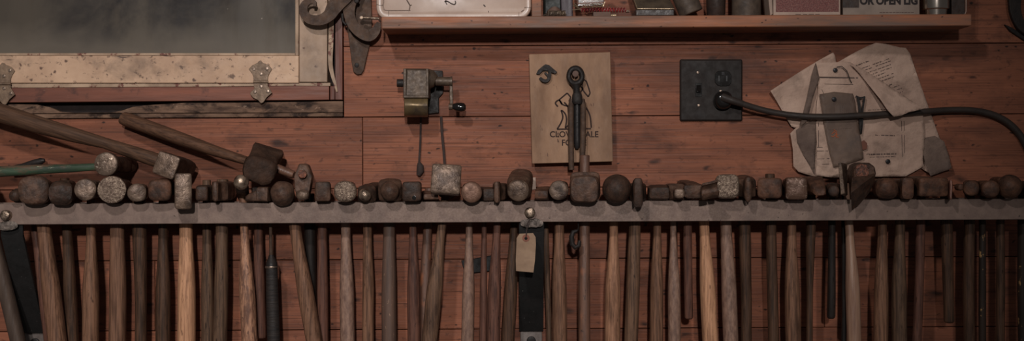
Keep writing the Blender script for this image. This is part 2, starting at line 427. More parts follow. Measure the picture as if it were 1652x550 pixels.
M['sledge'] = surf('sledge_dark_brown', col(66, 47, 37, 1.35), col(46, 34, 28, 1.3), scale=(45, 45, 45), rough=.65, metal=.0, bump=.8, bscale=(120, 120, 120), bdist=.003, spec=.15)
M['bright2'] = surf('bright_scuffed_face', col(112, 95, 82, 1.6), col(84, 69, 59, 1.5), scale=(50, 50, 50), rough=.4, metal=.5, bump=.5, bscale=(180, 180, 180),
                    spots=(('noise', (160, 160, 160), col(166, 150, 134), .58, .66, .7),))
M['gloss_iron'] = surf('polished_black_rod', col(36, 33, 33), col(30, 28, 28), scale=(60, 60, 60), rough=.35, metal=.2, bump=.1)
M['rust_card'] = surf('rust_coloured_card', col(92, 58, 46), col(76, 48, 40), rough=.8, bump=.1)

# ------------------------------------------------------------------ the setting: plank wall, window, trim
def zc(py, y=0.0):
    return W(826, py, y).z


SEAMS = [-156, -41, 73.5, 187.7, 302.5, 417.5, 530.5, 645, 760]
X0, X1 = W(-190, 275).x, W(1842, 275).x
JOINTS = {3: [585], 4: [1092], 5: [250, 1330], 6: [760], 7: [], 0: [], 1: [], 2: []}
b = B()
for i in range(len(SEAMS) - 1):
    z1, z0 = zc(SEAMS[i]) - .0007, zc(SEAMS[i + 1]) + .0007
    xs = [X0 if i >= 3 else W(554, 100).x] + [W(j, (SEAMS[i] + SEAMS[i + 1]) / 2).x for j in JOINTS[i]] + [X1]
    for a, c in zip(xs, xs[1:]):
        b.box(a + .0006, c - .0006, 0, .018, z0, z1)
wall = tag(b.done('wall_back', 'pine', None, (0, 0, 0), bevel=.0008), kind='structure')
b = B()
wx, wz = W(553, 100).x, zc(187.7)
b.box(X0, X1, .0185, .03, zc(760), wz - .0)
b.box(wx, X1, .0185, .03, wz, zc(-156))
b.box(X0, wx, .0255, .03, wz, zc(100))
b.box(W(520, 0).x, wx, .0255, .03, zc(100), zc(-156))
b.done('sheathing', 'backing', wall, (0, 0, 0), smooth=False)

win = thing('window_1', W(240, 86, 0), kind='structure')
# glass
b = B(); b.rect(-190, -150, 480, 89, .006, .009); b.done('pane', 'glass', win)
b = B(); b.rect(-190, 89.5, 482, 134, -.010, .024); b.done('bottom_rail', 'cream', win, bevel=.0015)
b = B(); b.rect(482.6, -150, 528, 132.5, -.010, .024); b.done('stile', 'creamgrey', win, bevel=.0015)
b = B(); b.rect(-190, 85.6, 476, 89.2, -.004, .006); b.rect(476.3, -150, 481.8, 89.2, -.004, .006); b.done('glazing_bead', 'peel', win, bevel=.0006)


def hinge(cx, top, knuckle, bot):
    def sp(pts): return [(cx + x, y) for x, y in pts]
    u = [(-10, knuckle), (-10.5, knuckle - 7), (-13, knuckle - 13), (-18, knuckle - 19), (-12.5, knuckle - 25), (-6, knuckle - 28), (-3.5, top + 3), (-1, top), (2, top + .5),
         (6, top + 4), (9, knuckle - 28), (15, knuckle - 25), (20, knuckle - 19), (16, knuckle - 13), (13.5, knuckle - 7), (13, knuckle)]
    l = [(-10, knuckle + 3), (-9, knuckle + 13), (-14, knuckle + 17), (-16, knuckle + 21), (-11, knuckle + 27), (-3, knuckle + 31), (2, bot), (6, bot - 2), (11, knuckle + 27), (20, knuckle + 19),
         (17, knuckle + 14), (13, knuckle + 8), (13, knuckle + 3)]
    b = B(); b.ppx(sp(u), -.0125, -.0101); b.ppx(sp(l), -.0125, -.0101)
    h = b.done('hinge', 'foot_tan', win, bevel=.0007)
    b = B(); b.tube([W(cx - 10.5, knuckle + 1.5, -.0135), W(cx + 13.5, knuckle + 1.5, -.0135)], .0024, 10); b.done('hinge_pin', 'foot_tan', h)
    for x, y in ((-9.5, knuckle - 19), (11.5, knuckle - 20), (2, knuckle - 11), (2, knuckle + 9), (-8, knuckle + 18), (13, knuckle + 17)):
        b = B(); b.disc(W(cx + x, y, -.0142), .0030, .002, 14); b.done('screw', 'screw', h)


M['foot_tan'] = surf('aged_hinge_plate', col(114, 94, 77, 1.8), col(84, 68, 56, 1.7), scale=(60, 60, 60), rough=.5, metal=.2, bump=.4)
hinge(419, 98, 130.5, 167)
hinge(4, 101, 133.5, 170)

b = B(); b.ppx([(-190, 134.6), (533, 133.4), (533, 139), (480, 138.5), (400, 139.2), (330, 140), (230, 140.2), (120, 141), (70, 141.5), (-190, 142)], -.006, .02)
tag(b.done('trim_1', 'peel', None, W(240, 138), bevel=.0008), kind='structure')
b = B(); b.ppx([(-190, 141), (531, 138), (531, 161), (-190, 167)], -.004, .02)
tag(b.done('trim_2', 'redwood', None, W(240, 150), bevel=.001), kind='structure')
b = B(); b.rect(540.5, -150, 552.5, 161, -.006, .02)
b.rect(532.5, 139, 540, 161, -.004, .02)
tag(b.done('trim_3', 'redwood_v', None, W(546, 150), bevel=.001), kind='structure')
# peeling cream strip beside the sash, curling away at its lower end
b = B(); b.ribbon([(534.5, -150), (534.5, 0), (534, 60), (533, 100), (536, 120), (540, 134), (543.5, 148)], [9, 9, 8, 7, 6, 4.5, 2.5], lambda t: -.007 - .006 * max(0, t - .7), -.0045)
tag(b.done('trim_4', 'peel', None, W(535, 140)), kind='structure')
# weathered board under the sill with its rotted-out gap
b = B()
edge = [(-190, 168.5), (20, 168)]
random.seed(4)
for x, y in ((60, 169), (82, 174), (96, 180), (120, 182.5), (150, 182), (176, 181), (196, 178), (214, 172), (240, 169), (300, 166)):
    edge.append((x, y + random.uniform(-.6, .6)))
edge += [(380, 165.5), (460, 164.5), (553, 163), (553, 181.5), (-190, 184.5)]
b.ppx(edge, -.001, .02)
tag(b.done('trim_5', 'weathered', None, W(240, 180), bevel=.001), kind='structure')
b = B(); b.ppx([(-190, 185), (553, 182), (553, 188), (-190, 193)], -.006, .0)
tag(b.done('trim_6', 'weathered', None, W(240, 190), bevel=.0015), kind='structure')

# ------------------------------------------------------------------ shelf
SY = -.10
SZ1, SZ0 = zc(26.2, SY), zc(45.5, SY)
sx0, sx1 = W(615, 36, SY).x, W(1568, 33, SY).x
shelf = thing('wall_shelf', Vector(((sx0 + sx1) / 2, 0, SZ0)), 'long thick pine shelf board fixed across the plank wall, crowded with odds and ends', 'shelf')
b = B(); b.box(sx0, sx1, SY, -.0003, SZ0, SZ1)
bv = b.done('shelf_board', 'shelf', shelf, bevel=.0022)
b = B(); b.box(W(858, 10, -.095).x, W(873.5, 10, -.095).x, -.095, -.0003, SZ1 + .0002, SZ1 + .20); b.done('divider', 'shelf', shelf, bevel=.001)

# ------------------------------------------------------------------ the hammer rack
RY = -.12
RT, RB = zc(324.6, RY), zc(358.3, RY)
rx0, rx1 = W(-60, 340, RY).x, W(1712, 340, RY).x
rack = thing('hammer_rail', Vector((0, 0, RB)), 'long flat grey steel rail holding the row of hammers, bolted to black straps', 'rack')
b = B(); b.box(rx0, rx1, RY, RY + .009, RB, RT); b.done('front_bar', 'rail', rack, bevel=.0012)
b = B(); b.box(rx0, rx1, -.028, -.019, RB, RT); b.done('rear_bar', 'rail', rack, bevel=.0012)


def brace(cx, w, yb):
    xa, xb_ = W(cx - w / 2, 400, -.06).x, W(cx + w / 2, 400, -.06).x
    zt, zb = RB + .004, zc(yb, -.004)
    b = B()
    v = [(-.1105, zt), (-.1045, zt), (-.1045, zt - .020), (-.0035, zb + .004), (-.0035, zb), (-.0095, zb), (-.1105, zt - .024)]
    b.prism([Vector((xa, y, z)) for y, z in v], Vector((xb_ - xa, 0, 0)))
    b.done('brace', 'strap', rack, bevel=.001)
    xc = (xa + xb_) / 2
    b = B(); b.box(xc - .020, xc + .020, -.004, -.0006, zb - .085, zb - .0006)
    f = b.done('wall_plate', 'foot', rack, bevel=.0012)
    b = B(); b.disc(Vector((xc, -.0085, zb - .018)), .0085, .004, 20); b.done('plate_bolt', 'iron2', f)
    return xc


for cx, w, yb, bx, by in ((37, 35, 533, 7, 347.5), (857, 40, 534, 855, 343)):
    brace(cx, w, yb)
    b = B(); c = W(bx, by, -.1325); b.disc(c, .0092, .0118, 22, dome=.4); b.jit(.0006, 160, 2)
    bo = b.done('bolt', 'bolt', rack)
    b = B()
    sec = []
    for i, y in enumerate((RY - .004, RY - .0034, RY - .0002)):
        sec.append((W(bx + 3, by + 17, y), Vector((1, 0, 0)), Vector((0, 0, 1)), .019 - .002 * (i == 0), .0075 - .001 * (i == 0), 3))
    b.loft(sec, 30); b.jit(.002, 140, 5)
    b.done('washer_plate', 'spatter', rack)

# ------------------------------------------------------------------ hammers
GRP = 'hammers hanging side by side in the steel rail'
ZR = RT + .0012                     # what a head rests on
EY = -.067                          # depth of the eye: between the two bars


def resample(pr, step=5.0):
    out = [pr[0]]
    for a, c in zip(pr, pr[1:]):
        n = max(1, int(math.ceil((c[0] - a[0]) / step)))
        for i in range(1, n + 1):
            t = i / n; out.append(tuple(a[j] * (1 - t) + c[j] * t for j in range(6)))
    return out


def rear_end(kind, bw, bh, L):
    if kind == 'pein': return [(L - 32, bw * .95, bh * .9, 4), (L, bw * .9, 3, 4)]
    if kind == 'vpein': return [(L - 32, bw * .9, bh * .95, 4), (L, 3, bh * .9, 4)]
    if kind == 'ball':
        r = min(bw, bh)
        return [(L - 26, r * .5, r * .5, 2), (L - 20, r * .74, r * .74, 2), (L - 12, r * .85, r * .85, 2), (L - 5, r * .62, r * .62, 2), (L - 1, r * .2, r * .2, 2)]
    return [(L - 26, bw * .86, bh * .86, 3), (L - 20, bw, bh, 3), (L - 1, bw, bh, 3), (L, bw * .85, bh * .85, 3)]


def body(bw, bh, st=36, L=134, rear='pein', n=4):
    return [(st, bw, bh, n), (st + 8, bw, bh, n), (96, bw, bh, n)] + rear_end(rear, bw, bh, L)


def face(a, b=None, n=2.0, fl=13, neck=.82, bw=None, bh=None, rear='pein', chamfer=1.0, L=134):
    b = b or a; c = chamfer
    bw = bw or a * .95; bh = bh or b * .95
    return [(-.2, a * .25, b * .25, n), (0, a * .62, b * .62, n), (.7 * c, a * .86, b * .86, n), (2.0 * c, a * .965, b * .965, n), (4.5 * c, a, b, n),
            (fl, a, b, n), (fl + 6, a * neck, b * neck, n), (fl + 12, a * neck, b * neck, max(n, 3))] + body(bw, bh, fl + 20, L, rear)


def ball(r, bw=None, bh=None, rear='face', neck=.66, n=2.0):
    k = 1.065; out = []
    for d in (6, 16, 28, 42, 56, 72, 90, 108, 124):
        f = math.radians(d); out.append((r * k * (1 - math.cos(f)), r * math.sin(f), r * math.sin(f), n))
    e = out[-1][0]
    return out + [(e + 5, r * neck, r * neck, 2)] + body(bw or r * .9, bh or r * .9, e + 14, 134, rear, 5)


def block(a, b, n=8, dep=30, bw=None, bh=None, rear='pein', nk=None, ch=1.4):
    bw = bw or a * .9; bh = bh or min(b, 19)
    return [(-.1, a * .3, b * .3, n), (0, a - 2.2, b - 2.2, n), (ch, a - .4, b - .4, n), (ch + 1, a, b, n), (dep, a, b, n), (dep + 5, nk or bw, min(bh, b), n)] + body(bw, bh, dep + 7, 134, rear, n)


def vwedge(w, h, bw, bh, tip=1.0, rear='face', n=5, dx=0):
    return [(0, tip, h * .9, n), (1, w * .55, h, n), (3, w, h, n), (24, w * 1.15, h, n), (30, min(bw, w * 1.4), min(h, bh), n)] + body(bw, bh, 40, 134, rear, 6)


def hwedge(w, h, bw, bh, rear='face', n=7):
    return [(0, w * .97, h * .6, n), (1, w, h, n), (10, w, h * 1.2, n)] + body(bw, bh, 40, 134, rear, 6)


def make_head(root, F, E, prof, mat, fmat, lim=None, segs=32, jit=.0006, seed=0.0, roll=0.0, cut=None, clampz=True, px=None, name='head'):
    px = px or K(F.y)
    A = (E - F).normalized(); U = A.cross(Vector((0, 0, 1))).normalized(); V = U.cross(A)
    if roll:
        R = Matrix.Rotation(roll, 3, A); U = R @ U; V = R @ V
    pr = []
    for s_ in prof:
        s_ = tuple(s_) + (0,) * (6 - len(s_)); pr.append((s_[0] / 1000, s_[1] * px, s_[2] * px, s_[3], s_[4] * px, s_[5] * px))
    pr = resample(pr, .005)

    def build(ps):
        b = B(); b.loft([(F + A * d + U * dx + V * dz, U, V, max(a, .0004), max(c, .0004), n) for d, a, c, n, dx, dz in ps], segs)
        if jit: b.jit(jit, 75, seed)
        if clampz: b.clamp(-.1245, ZR)
        if lim:
            for v in b.bm.verts:
                if v.co.y > -.140:
                    v.co.x = min(max(v.co.x, lim[0](v.co.y) + .0006), lim[1](v.co.y) - .0006)
        return b
    if fmat:
        i = next((k for k, q in enumerate(pr) if q[0] >= (cut or 4.4) / 1000), 3)
        h = build(pr[i:]).done(name, mat, root)
        build(pr[:i + 1]).done('face', fmat, h)
        return h
    return build(pr).done(name, mat, root)


def make_handle(root, xt, xb, wt, wb, ybot, tone, yh=EY, ytop=300, stub=None, nm='handle', tilt=0.0, swell=478):
    top = ytop if stub is None else stub
    ys = [top, top + 1, 318, 345, 365, 385, 405, 425, 445, 465, 485, 505, 530, 560]
    ys = sorted(set(y for y in ys if y < ybot - 6) | {ybot - 5, ybot - 2, ybot})
    secs = []
    rnd = random.Random(int(xt * 7))
    sway = rnd.uniform(-1.2, 1.2)
    for y in ys:
        t = (y - 365) / 185.0
        x = xt + (xb - xt) * t + sway * math.sin(max(0, t) * 3.0)
        s = min(1, max(0, (y - 372) / (swell - 372))); s = s * s * (3 - 2 * s)
        w = wt + (wb - wt) * s
        if y < 345: w = min(w, wt * .92)
        if y > ybot - 4: w *= .93 if y < ybot - 1 else .6
        if y == top: w *= .85
        yy = yh + tilt * (y - 365) / 185.0
        hw = w * .5 * K(yy)
        secs.append((W(x, y, yy), Vector((1, 0, 0)), Vector((0, 1, 0)), hw, min(hw * 1.12, .0185), 2.5))
    b = B(); b.loft(secs, 22); b.jit(.0005, 22, xt)
    return b.done(nm, tone, root)


# label, face (x, y) in the photo, depth of the face, profile, steel, face steel, handle (x under the rail, x at the lower edge, widths, end, wood), extras
HAMMERS = [
 ('small dark ball-peen hammer above the slanting black strap, beside the big lump-faced one', (21, 316), -.145, ball(9.5, 10, 12), 'dark', None, (55, 80, 11, 17, 590, 'w_red'), {'yh': -0.043}),
 ('big dull lump hammer with a squarish rounded face, under the green haft', (54, 307), -.158, face(24, 23.5, 2.9, 18, .8, 17, 17, 'face', 1.8), 'brown', None, (71, 93, 21, 28, 596, 'w_med'), {'j': .0011, 'yh': -0.083}),
 ('broken-faced dark hammer with a ragged lower edge and a dark slim handle', (97, 309), -.155, [(0, 9, 8, 3), (2, 18, 14, 3.2, 0, -2), (8, 18, 19, 3.5, 1, -3), (22, 17, 18, 3.6, 0, -2), (30, 15, 14, 4)] + body(13, 17, 38, 134, 'face', 6), 'dark', None,
  (108, 117, 15, 19, 600, 'w_dark'), {'j': .0016, 'stub': 287, 'yh': -0.05}),
 ('hammer with a round polished face catching light on its rim, next to the pitted one', (137, 306), -.155, face(17.6, None, 2, 16, .84, 15, 15, 'ball'), 'grey', 'worn', (147, 146, 14, 25, 600, 'w_med'), {'yh': -0.078}),
 ('hammer with the large round face chipped all over into silvery pits', (180, 306), -.157, face(22.5, 22, 2.1, 18, .82, 18, 17, 'face'), 'brown', 'pitted', (189, 189, 22, 26, 604, 'w_tanred'), {}),
 ('small hammer with a dented round face, between the pitted one and the copper-brown one', (221, 311), -.152, face(15, 14.5, 2.2, 14, .84, 13, 13, 'pein'), 'brown', 'grey', (225, 227, 22, 18, 588, 'w_dark'), {'j': .0012}),
 ('copper-brown hammer with a smooth rounded-square face, touching the tall silvery block', (257, 307), -.155, face(18.5, 17.5, 3.6, 16, .85, 15, 15, 'pein', 1.6), 'rust', None, (263, 263, 14, 23, 592, 'w_dark'), {'e': (3, -4)}),
 ('hammer with a tall upright silvery block for a face and a pale yellow handle', (296, 308.5), -.166, block(13.5, 29, 9, 26, 13, 16), 'grey', 'worn', (300, 301, 20, 28, 606, 'w_light'), {'cut': 2.4, 'e': (-8, 0)}),
 ('low dark hammer with a greenish handle stub poking up, beside the tall silvery block', (325, 312), -.145, block(9.5, 12, 6, 34, 14, 13), 'dark', None, (334, 335, 14, 20, 596, 'w_brown'), {'stub': 290, 'yh': -0.05}),
 ('hammer with a thin upright striking edge and dark flat flank, behind the small shiny ball', (347, 309), -.152, vwedge(4.5, 15.5, 15, 16, 2.5), 'brown', None, (358, 355, 19, 22, 606, 'w_brown'), {'stub': 289, 'yh': -0.082}),
 ('hammer with a small shiny ball-peen raised above its neighbours, under the sledge', (388.5, 291.5), -.186, ball(12.5, 10, 10, 'face', .6), 'dark', 'bright', (394, 403, 13, 25, 604, 'w_wavy'), {'e': (0, 24), 'cut': 15, 'yh': -0.082}),
 ('hammer whose round dull knob of a face sits below the sledge', (456, 312), -.157, ball(20, 16, 15, 'face', .7, 2.15), 'brown', None, (476, 507, 18, 26, 604, 'w_med'), {'e': (-12, 0), 'j': .0012, 'yh': -0.089}),
 ('square dark hammer head with a flat worn face, next to the lozenge-shaped head', (521, 309), -.148, block(12.5, 16, 6, 26, 13, 15), 'brown', None, (520, 521, 15, 18, 590, 'w_red'), {'yh': -0.061}),
 ('hammer with a round face battered bright and speckled, beside the tiny shiny one', (557, 309), -.157, face(18.5, 17.5, 2.2, 15, .8, 16, 15, 'pein', 2.2), 'brown', 'pitted', (558, 561, 15, 23, 604, 'w_grain'), {'j': .001, 'cut': 7}),
 ('hammer with a tiny shiny ball, squeezed beside the bright speckled face', (587, 315), -.157, ball(10.5, 15, 14, 'face', .8), 'dark', 'bright', (593, 594, 14, 19, 600, 'w_med'), {'e': (6, -4), 'cut': 12}),
 ('hammer with a smooth shiny dome on a square body, beside the drilled block', (629, 309), -.162, [(s[0], s[1], s[2], s[3]) for s in ball(15, 19.5, 18, 'face', .95)], 'brown', None, (628, 628, 19, 24, 606, 'w_stamp'), {'e': (0, -2)}),
 ('squat hammer head with a round drilled hole low in its face', (664, 309), -.150, block(15.5, 16, 6, 30, 14, 15), 'dark', None, (666, 668, 12, 21, 596, 'w_red'), {'hole': (668, 319), 'yh': -0.070}),
 ('low wedge-nosed hammer tucked beneath the edge of the big square face', (696, 317.5), -.123, hwedge(13, 4.2, 12, 9), 'brown', None, (690, 684, 14, 18, 604, 'w_knot'), {'yh': -0.045}),
 ('hammer with the large tilted square silvery face standing high above the rail', (719.5, 288), -.160, block(24, 24, 14, 24, 16, 15, 'face'), 'grey', 'worn', (713, 693, 14, 26, 606, 'w_grey'), {'e': (0, 14), 'roll': .075, 'cut': 2.4, 'yh': -0.088}),
 ('hammer with a flat round copper-toned face, beside the big square silvery one', (761, 310), -.156, face(17, None, 2, 15, .84, 14, 14, 'pein'), 'brown', 'copper', (757, 754, 11, 20, 604, 'w_grain'), {}),
 ('small recessed hammer with a blunt dark nose, behind the flat round copper-toned face', (789, 314), -.135, hwedge(9, 9, 11, 12), 'dark', None, (781, 779, 8, 12, 598, 'w_red'), {}),
 ('hammer with a narrow upright chisel edge, beside the glinting round face over the bolt', (801, 310), -.150, vwedge(4.5, 17, 12, 14, 2.5), 'brown', None, (802, 796, 12, 22, 606, 'w_red'), {'e': (1, 0), 'yh': -0.08}),
 ('hammer with a round face rimmed by a glint, just above the paper tag', (836, 308), -.162, face(18, 18, 2, 17, .95, 20, 19, 'face', 1.6), 'brown', 'worn', (829, 819, 12, 22, 604, 'w_dark'), {'e': (6, -12), 'yh': -0.054}),
 ('low flat-nosed hammer between the round face over the tag and the round flat disc', (873, 314), -.146, hwedge(10.5, 6, 12, 12), 'rust', None, (879, 886, 11, 9, 600, 'w_brown'), {'yh': -0.046}),
 ('hammer with a round flat disc face, beside the rough mallet under the turnbuckle', (901.5, 307), -.156, face(16, None, 2, 14, .86, 14, 14, 'pein'), 'brown', 'grey', (902, 903, 16, 24, 604, 'w_med'), {'yh': -0.077}),
 ('rough chunky mallet with a ragged rim and rusty handle stub, under the turnbuckle', (943, 305), -.164, [(0, 14, 12, 4), (2, 21, 20, 4), (8, 23, 22, 4.5), (30, 24, 22, 4.5), (40, 25, 20, 5), (44, 24, 22, 6, 0, 5), (96, 24, 22, 6, 0, 6), (112, 24, 20, 6, 0, 6)], 'brown', None,
  (943, 943, 17, 19, 606, 'w_knot'), {'stub': 250, 'j': .0017}),
 ('hammer with the biggest smooth dark ball, beside the rough mallet', (996, 305), -.168, ball(24, 15, 15, 'face', .6), 'dark', None, (990, 988, 14, 25, 604, 'w_tan'), {}),
 ('thin upright cross-peen hammer with a bright patch, beside the biggest dark ball', (1029.5, 311), -.164, [(0, 5, 17, 4), (2, 7, 23, 4.5), (10, 8, 24, 4.5), (28, 9, 22, 4.5), (33, 10, 14, 5)] + body(14, 15, 40, 134, 'face', 6), 'dark', None, (1024, 1018, 19, 22, 604, 'w_grey'), {}),
 ('dark hammer with a sloping wedge nose, beside the thin upright cross-peen', (1061, 313), -.142, [(0, 14, 5, 6, 4, 5), (2, 16, 9, 6, 3, 2), (24, 18, 12, 6)] + body(17, 14, 40, 134, 'face', 7), 'dark', None, (1060, 1059, 13, 21, 604, 'w_med'), {}),
 ('hammer with a very small pale square nose, in front of the hollow socket-ended one', (1096.5, 312), -.160, face(8.5, 8, 3.2, 18, .9, 15, 15, 'face', .8), 'brown', 'worn', (1086, 1088, 10, 20, 604, 'w_grain'), {}),
 ('broad low hammer with a straight glinting lower edge, beside the very small square nose', (1119, 309), -.146, hwedge(15, 10, 14, 13), 'brown', None, (1109, 1112, 14, 14, 515, 'w_red'), {'e': (0, -3)}),
 ('hammer with a rounded-square bright face hammered to a sparkle', (1173.5, 300), -.160, face(19, 19.5, 4.2, 16, .9, 17, 16, 'pein', 1.5), 'brown', 'pitted', (1171, 1179, 18, 24, 604, 'w_wave'), {'e': (0, 6)}),
 ('hammer with a narrow upright peen pointed at its lower tip, beside the sparkling square face', (1207.5, 306), -.158, [(0, 2, 17, 4), (1.5, 4.5, 20, 3), (5, 6, 20.5, 2.6), (26, 6.5, 20, 2.6), (31, 8, 15, 5)] + body(15, 15, 38, 134, 'face', 6), 'brown', None, (1201, 1204, 19, 17, 600, 'w_dark'), {'e': (0, -6)}),
 ('plain square-faced brown hammer with a short handle stub on top', (1241.5, 303.5), -.152, block(19.5, 16.5, 5.5, 30, 17, 15), 'rust', None, (1244, 1248, 16, 17, 604, 'w_dark'), {'stub': 280}),
 ('square-faced brown hammer with a scuffed glint near the top of its face', (1285.5, 304), -.155, block(17, 18, 7, 30, 15, 15), 'rust', 'scuff', (1277, 1280, 14, 24, 604, 'w_med'), {'cut': 2.4}),
 ('hammer with a hooked claw-like peen, next to the scuffed square face', (1318, 300), -.150, [(0, 6, 4, 3, 6, -11), (2, 9, 7, 3, 5, -9), (10, 12, 9, 3.2, 3, -4), (24, 14, 12, 4, 0, 0)] + body(14, 15, 38, 134, 'face', 6), 'rust', None, (1308, 1306, 15, 10, 590, 'w_dark'), {}),
 ('small round dark hammer nose half hidden by the upright blade', (1345, 308), -.148, face(9, None, 2, 14, .9, 12, 12, 'pein'), 'dark', None, (1342, 1340, 11, 13, 514, 'w_black'), {}),
 ('hammer with a fat cone-shaped head, beside the rusty-eyed adze and under the papers', (1432, 304), -.156, [(0, 6, 6, 2.2, -2, 2), (4, 13, 12, 2.4, -1, 1), (12, 17.5, 16, 2.6), (22, 18, 17, 2.8), (30, 15, 15, 3)] + body(16, 15, 38, 134, 'face', 5), 'rust', None, (1423, 1421, 14, 22, 604, 'w_med'), {}),
 ('hammer with a slim tapering upright wedge, beside the long brown block', (1465, 304), -.150, [(0, 5, 14, 4), (2, 9, 17, 4, 0, 0), (24, 11, 17, 5)] + body(13, 15, 36, 134, 'face', 6), 'rust', None, (1452, 1451, 15, 23, 604, 'w_brown'), {}),
 ('long brown brick-like hammer head set broadside under the corner of the papers', (1507, 302), -.152, block(23.5, 15, 10, 30, 20, 15), 'rust', None, (1485, 1479, 14, 14, 604, 'w_red'), {'e': (-8, -2)}),
 ('hammer with a thin red-brown upright edge, at the end of the brick-like head', (1534.5, 306), -.160, vwedge(2.2, 16, 3, 14, 1.2), 'redthin', None, (1527, 1532, 18, 16, 521, 'w_dark'), {'e': (2, 0)}),
 ('hammer with a small round dull face and a side lug, beyond the thin red-brown edge', (1567, 303.5), -.156, face(12.5, 12.5, 2.2, 14, .85, 12, 12, 'pein', 1.8), 'rust', None, (1564, 1564, 16, 17, 604, 'w_dark'), {'lug': (1551.5, 302, 5.5)}),
 ('hammer with a plain round dull face, next to the last big brown ball', (1599, 305), -.158, face(14, 14, 2.2, 14, .85, 13, 13, 'pein', 1.8), 'rust', None, (1585, 1585, 10, 11, 604, 'w_paint'), {}),
 ('big brown ball-faced hammer, last of the row beneath the bending cable', (1633, 301), -.162, ball(19.5, 15, 15, 'face', .7), 'rust', None, (1614, 1613, 12, 13, 604, 'w_dark'), {}),
]
M['w_tanred'] = surf('handle_wood_tan_red', col(108, 78, 61, 1.8), col(76, 53, 41, 1.6), scale=(300, 300, 15), lo=.4, hi=.62, rough=.55, bump=.5, spec=.2)
M['w_wavy'] = surf('handle_wood_pale_mottled', col(142, 103, 80, 1.9), col(92, 64, 51, 1.7), scale=(190, 190, 34), lo=.4, hi=.6, rough=.45, bump=.4, spec=.35,
                   spots=(('noise', (170, 170, 70), col(72, 50, 42), .57, .64, .8),))
M['w_knot'] = surf('handle_wood_rusty', col(92, 64, 50), col(66, 46, 38), scale=(90, 90, 10), rough=.45, bump=.4, spec=.5,
                   spots=(('vor', (34, 34, 22), col(128, 78, 52), .1, .28, .7), ('noise', (120, 120, 60), col(44, 34, 31), .6, .68, .8)))
M['w_stamp'] = surf('handle_wood_flaked', col(80, 60, 50), col(60, 46, 40), scale=(120, 120, 8), rough=.5, bump=.3,
                    spots=(('noise', (190, 190, 90), col(128, 100, 80), .64, .67, .7),))
M['w_wave'] = M['w_grain']
M['w_tan'] = M['w_tan']
M['copper'] = surf('coppery_worn_face', col(104, 77, 63, 1.6), col(84, 60, 49, 1.5), scale=(80, 80, 80), rough=.45, metal=.35, bump=.3, bscale=(200, 200, 200))
M['scuff'] = surf('scuffed_brown_face', col(88, 65, 53, 1.5), col(72, 52, 42, 1.4), scale=(60, 60, 60), rough=.4, metal=.3, bump=.4, bscale=(200, 200, 200),
                  spots=(('noise', (120, 120, 120), col(140, 118, 104), .56, .66, .7),))
M['redthin'] = surf('red_brown_edge', col(110, 74, 62), col(84, 56, 48), scale=(80, 80, 80), rough=.5, bump=.2)


def add_hammer(i, label, f, yf, prof, mat, fmat, hd, ex, name='hammer', cat='hammer', group=GRP):
    xt, xb, wt, wb, ybot, tone = hd
    yc = f[1]
    hx = xt + (xt - xb) / 185.0 * 60
    dx, dz = ex.get('e', (0, 0))
    F = W(f[0], yc, yf)
    ycy = min(yc, 311) if 'e' not in ex else yc
    E = W(hx + dx, 0, EY); E.z = W(f[0], yc + dz, yf).z
    root = thing(name, Vector((W(xt, 365, EY).x, EY, W(0, ybot, EY).z)), label, cat, group)
    h = make_head(root, F, E, prof, mat, fmat, lim=limits(i), jit=ex.get('j', .0006), seed=i * 1.37, roll=ex.get('roll', 0), cut=ex.get('cut'))
    make_handle(root, xt, xb, wt, wb, ybot, tone, stub=ex.get('stub'), ytop=ex.get('ytop', 303), yh=ex.get('yh', EY))
    if 'hole' in ex:
        b = B(); b.disc(W(ex['hole'][0], ex['hole'][1], yf - .0009), .0036, .003, 18, dome=.02); b.done('hole', 'gloss', h)
    if 'lug' in ex:
        x, y, r = ex['lug']; b = B(); b.disc(W(x, y, yf + .012), r * K(yf), .02, 18, dome=.2); b.clamp(-.1245, ZR); b.done('lug', mat, h)
    return root


def eye_x(h):
    xt, xb = h[6][0], h[6][1]
    return W(xt + (xt - xb) / 185.0 * 60 + h[7].get('e', (0, 0))[0], 0, EY).x


AXES = [(W(h[1][0], 0, h[2]).x, h[2], eye_x(h), max(q[1] for q in h[3] if q[0] > 36)) for h in HAMMERS]
# heads built one by one further down: (front x, front depth, eye x, half width)
EXTRA = [(W(x, 0, y).x, y, W(e, 0, EY).x, w) for x, y, e, w in ((414, -.126, 417, 12), (489, -.138, 489, 14), (1146, -.14, 1144, 11), (1358, -.15, 1362, 6), (1391, -.135, 1391, 14), (1672, -.15, 1652, 13), (-32, -.15, -26, 14))]


def limits(i):
    fx, fy, ex_, w = AXES[i]
    allx = AXES + EXTRA
    L_ = [a for k, a in enumerate(allx) if k != i and a[2] < ex_]; R_ = [a for k, a in enumerate(allx) if k != i and a[2] > ex_]
    l = max(L_, key=lambda a: a[2]) if L_ else None; r = min(R_, key=lambda a: a[2]) if R_ else None

    def at(a, y): return a[0] + (a[2] - a[0]) * (y - a[1]) / (EY - a[1])

    def bound(o, d):
        if o is None: return lambda y: d * 9.0
        return lambda y: at(AXES[i], y) + (at(o, y) - at(AXES[i], y)) * w / (w + o[3])
    return bound(l, -1), bound(r, 1)


for i, (label, f, yf, prof, mat, fmat, hd, ex) in enumerate(HAMMERS):
    add_hammer(i, label, f, yf, prof, mat, fmat, hd, ex)


def root_for(hd, label, name='hammer', cat='hammer', group=GRP):
    return thing(name, Vector((W(hd[0], 365, EY).x, EY, W(0, hd[4], EY).z)), label, cat, group)


X, Z = Vector((1, 0, 0)), Vector((0, 0, 1))

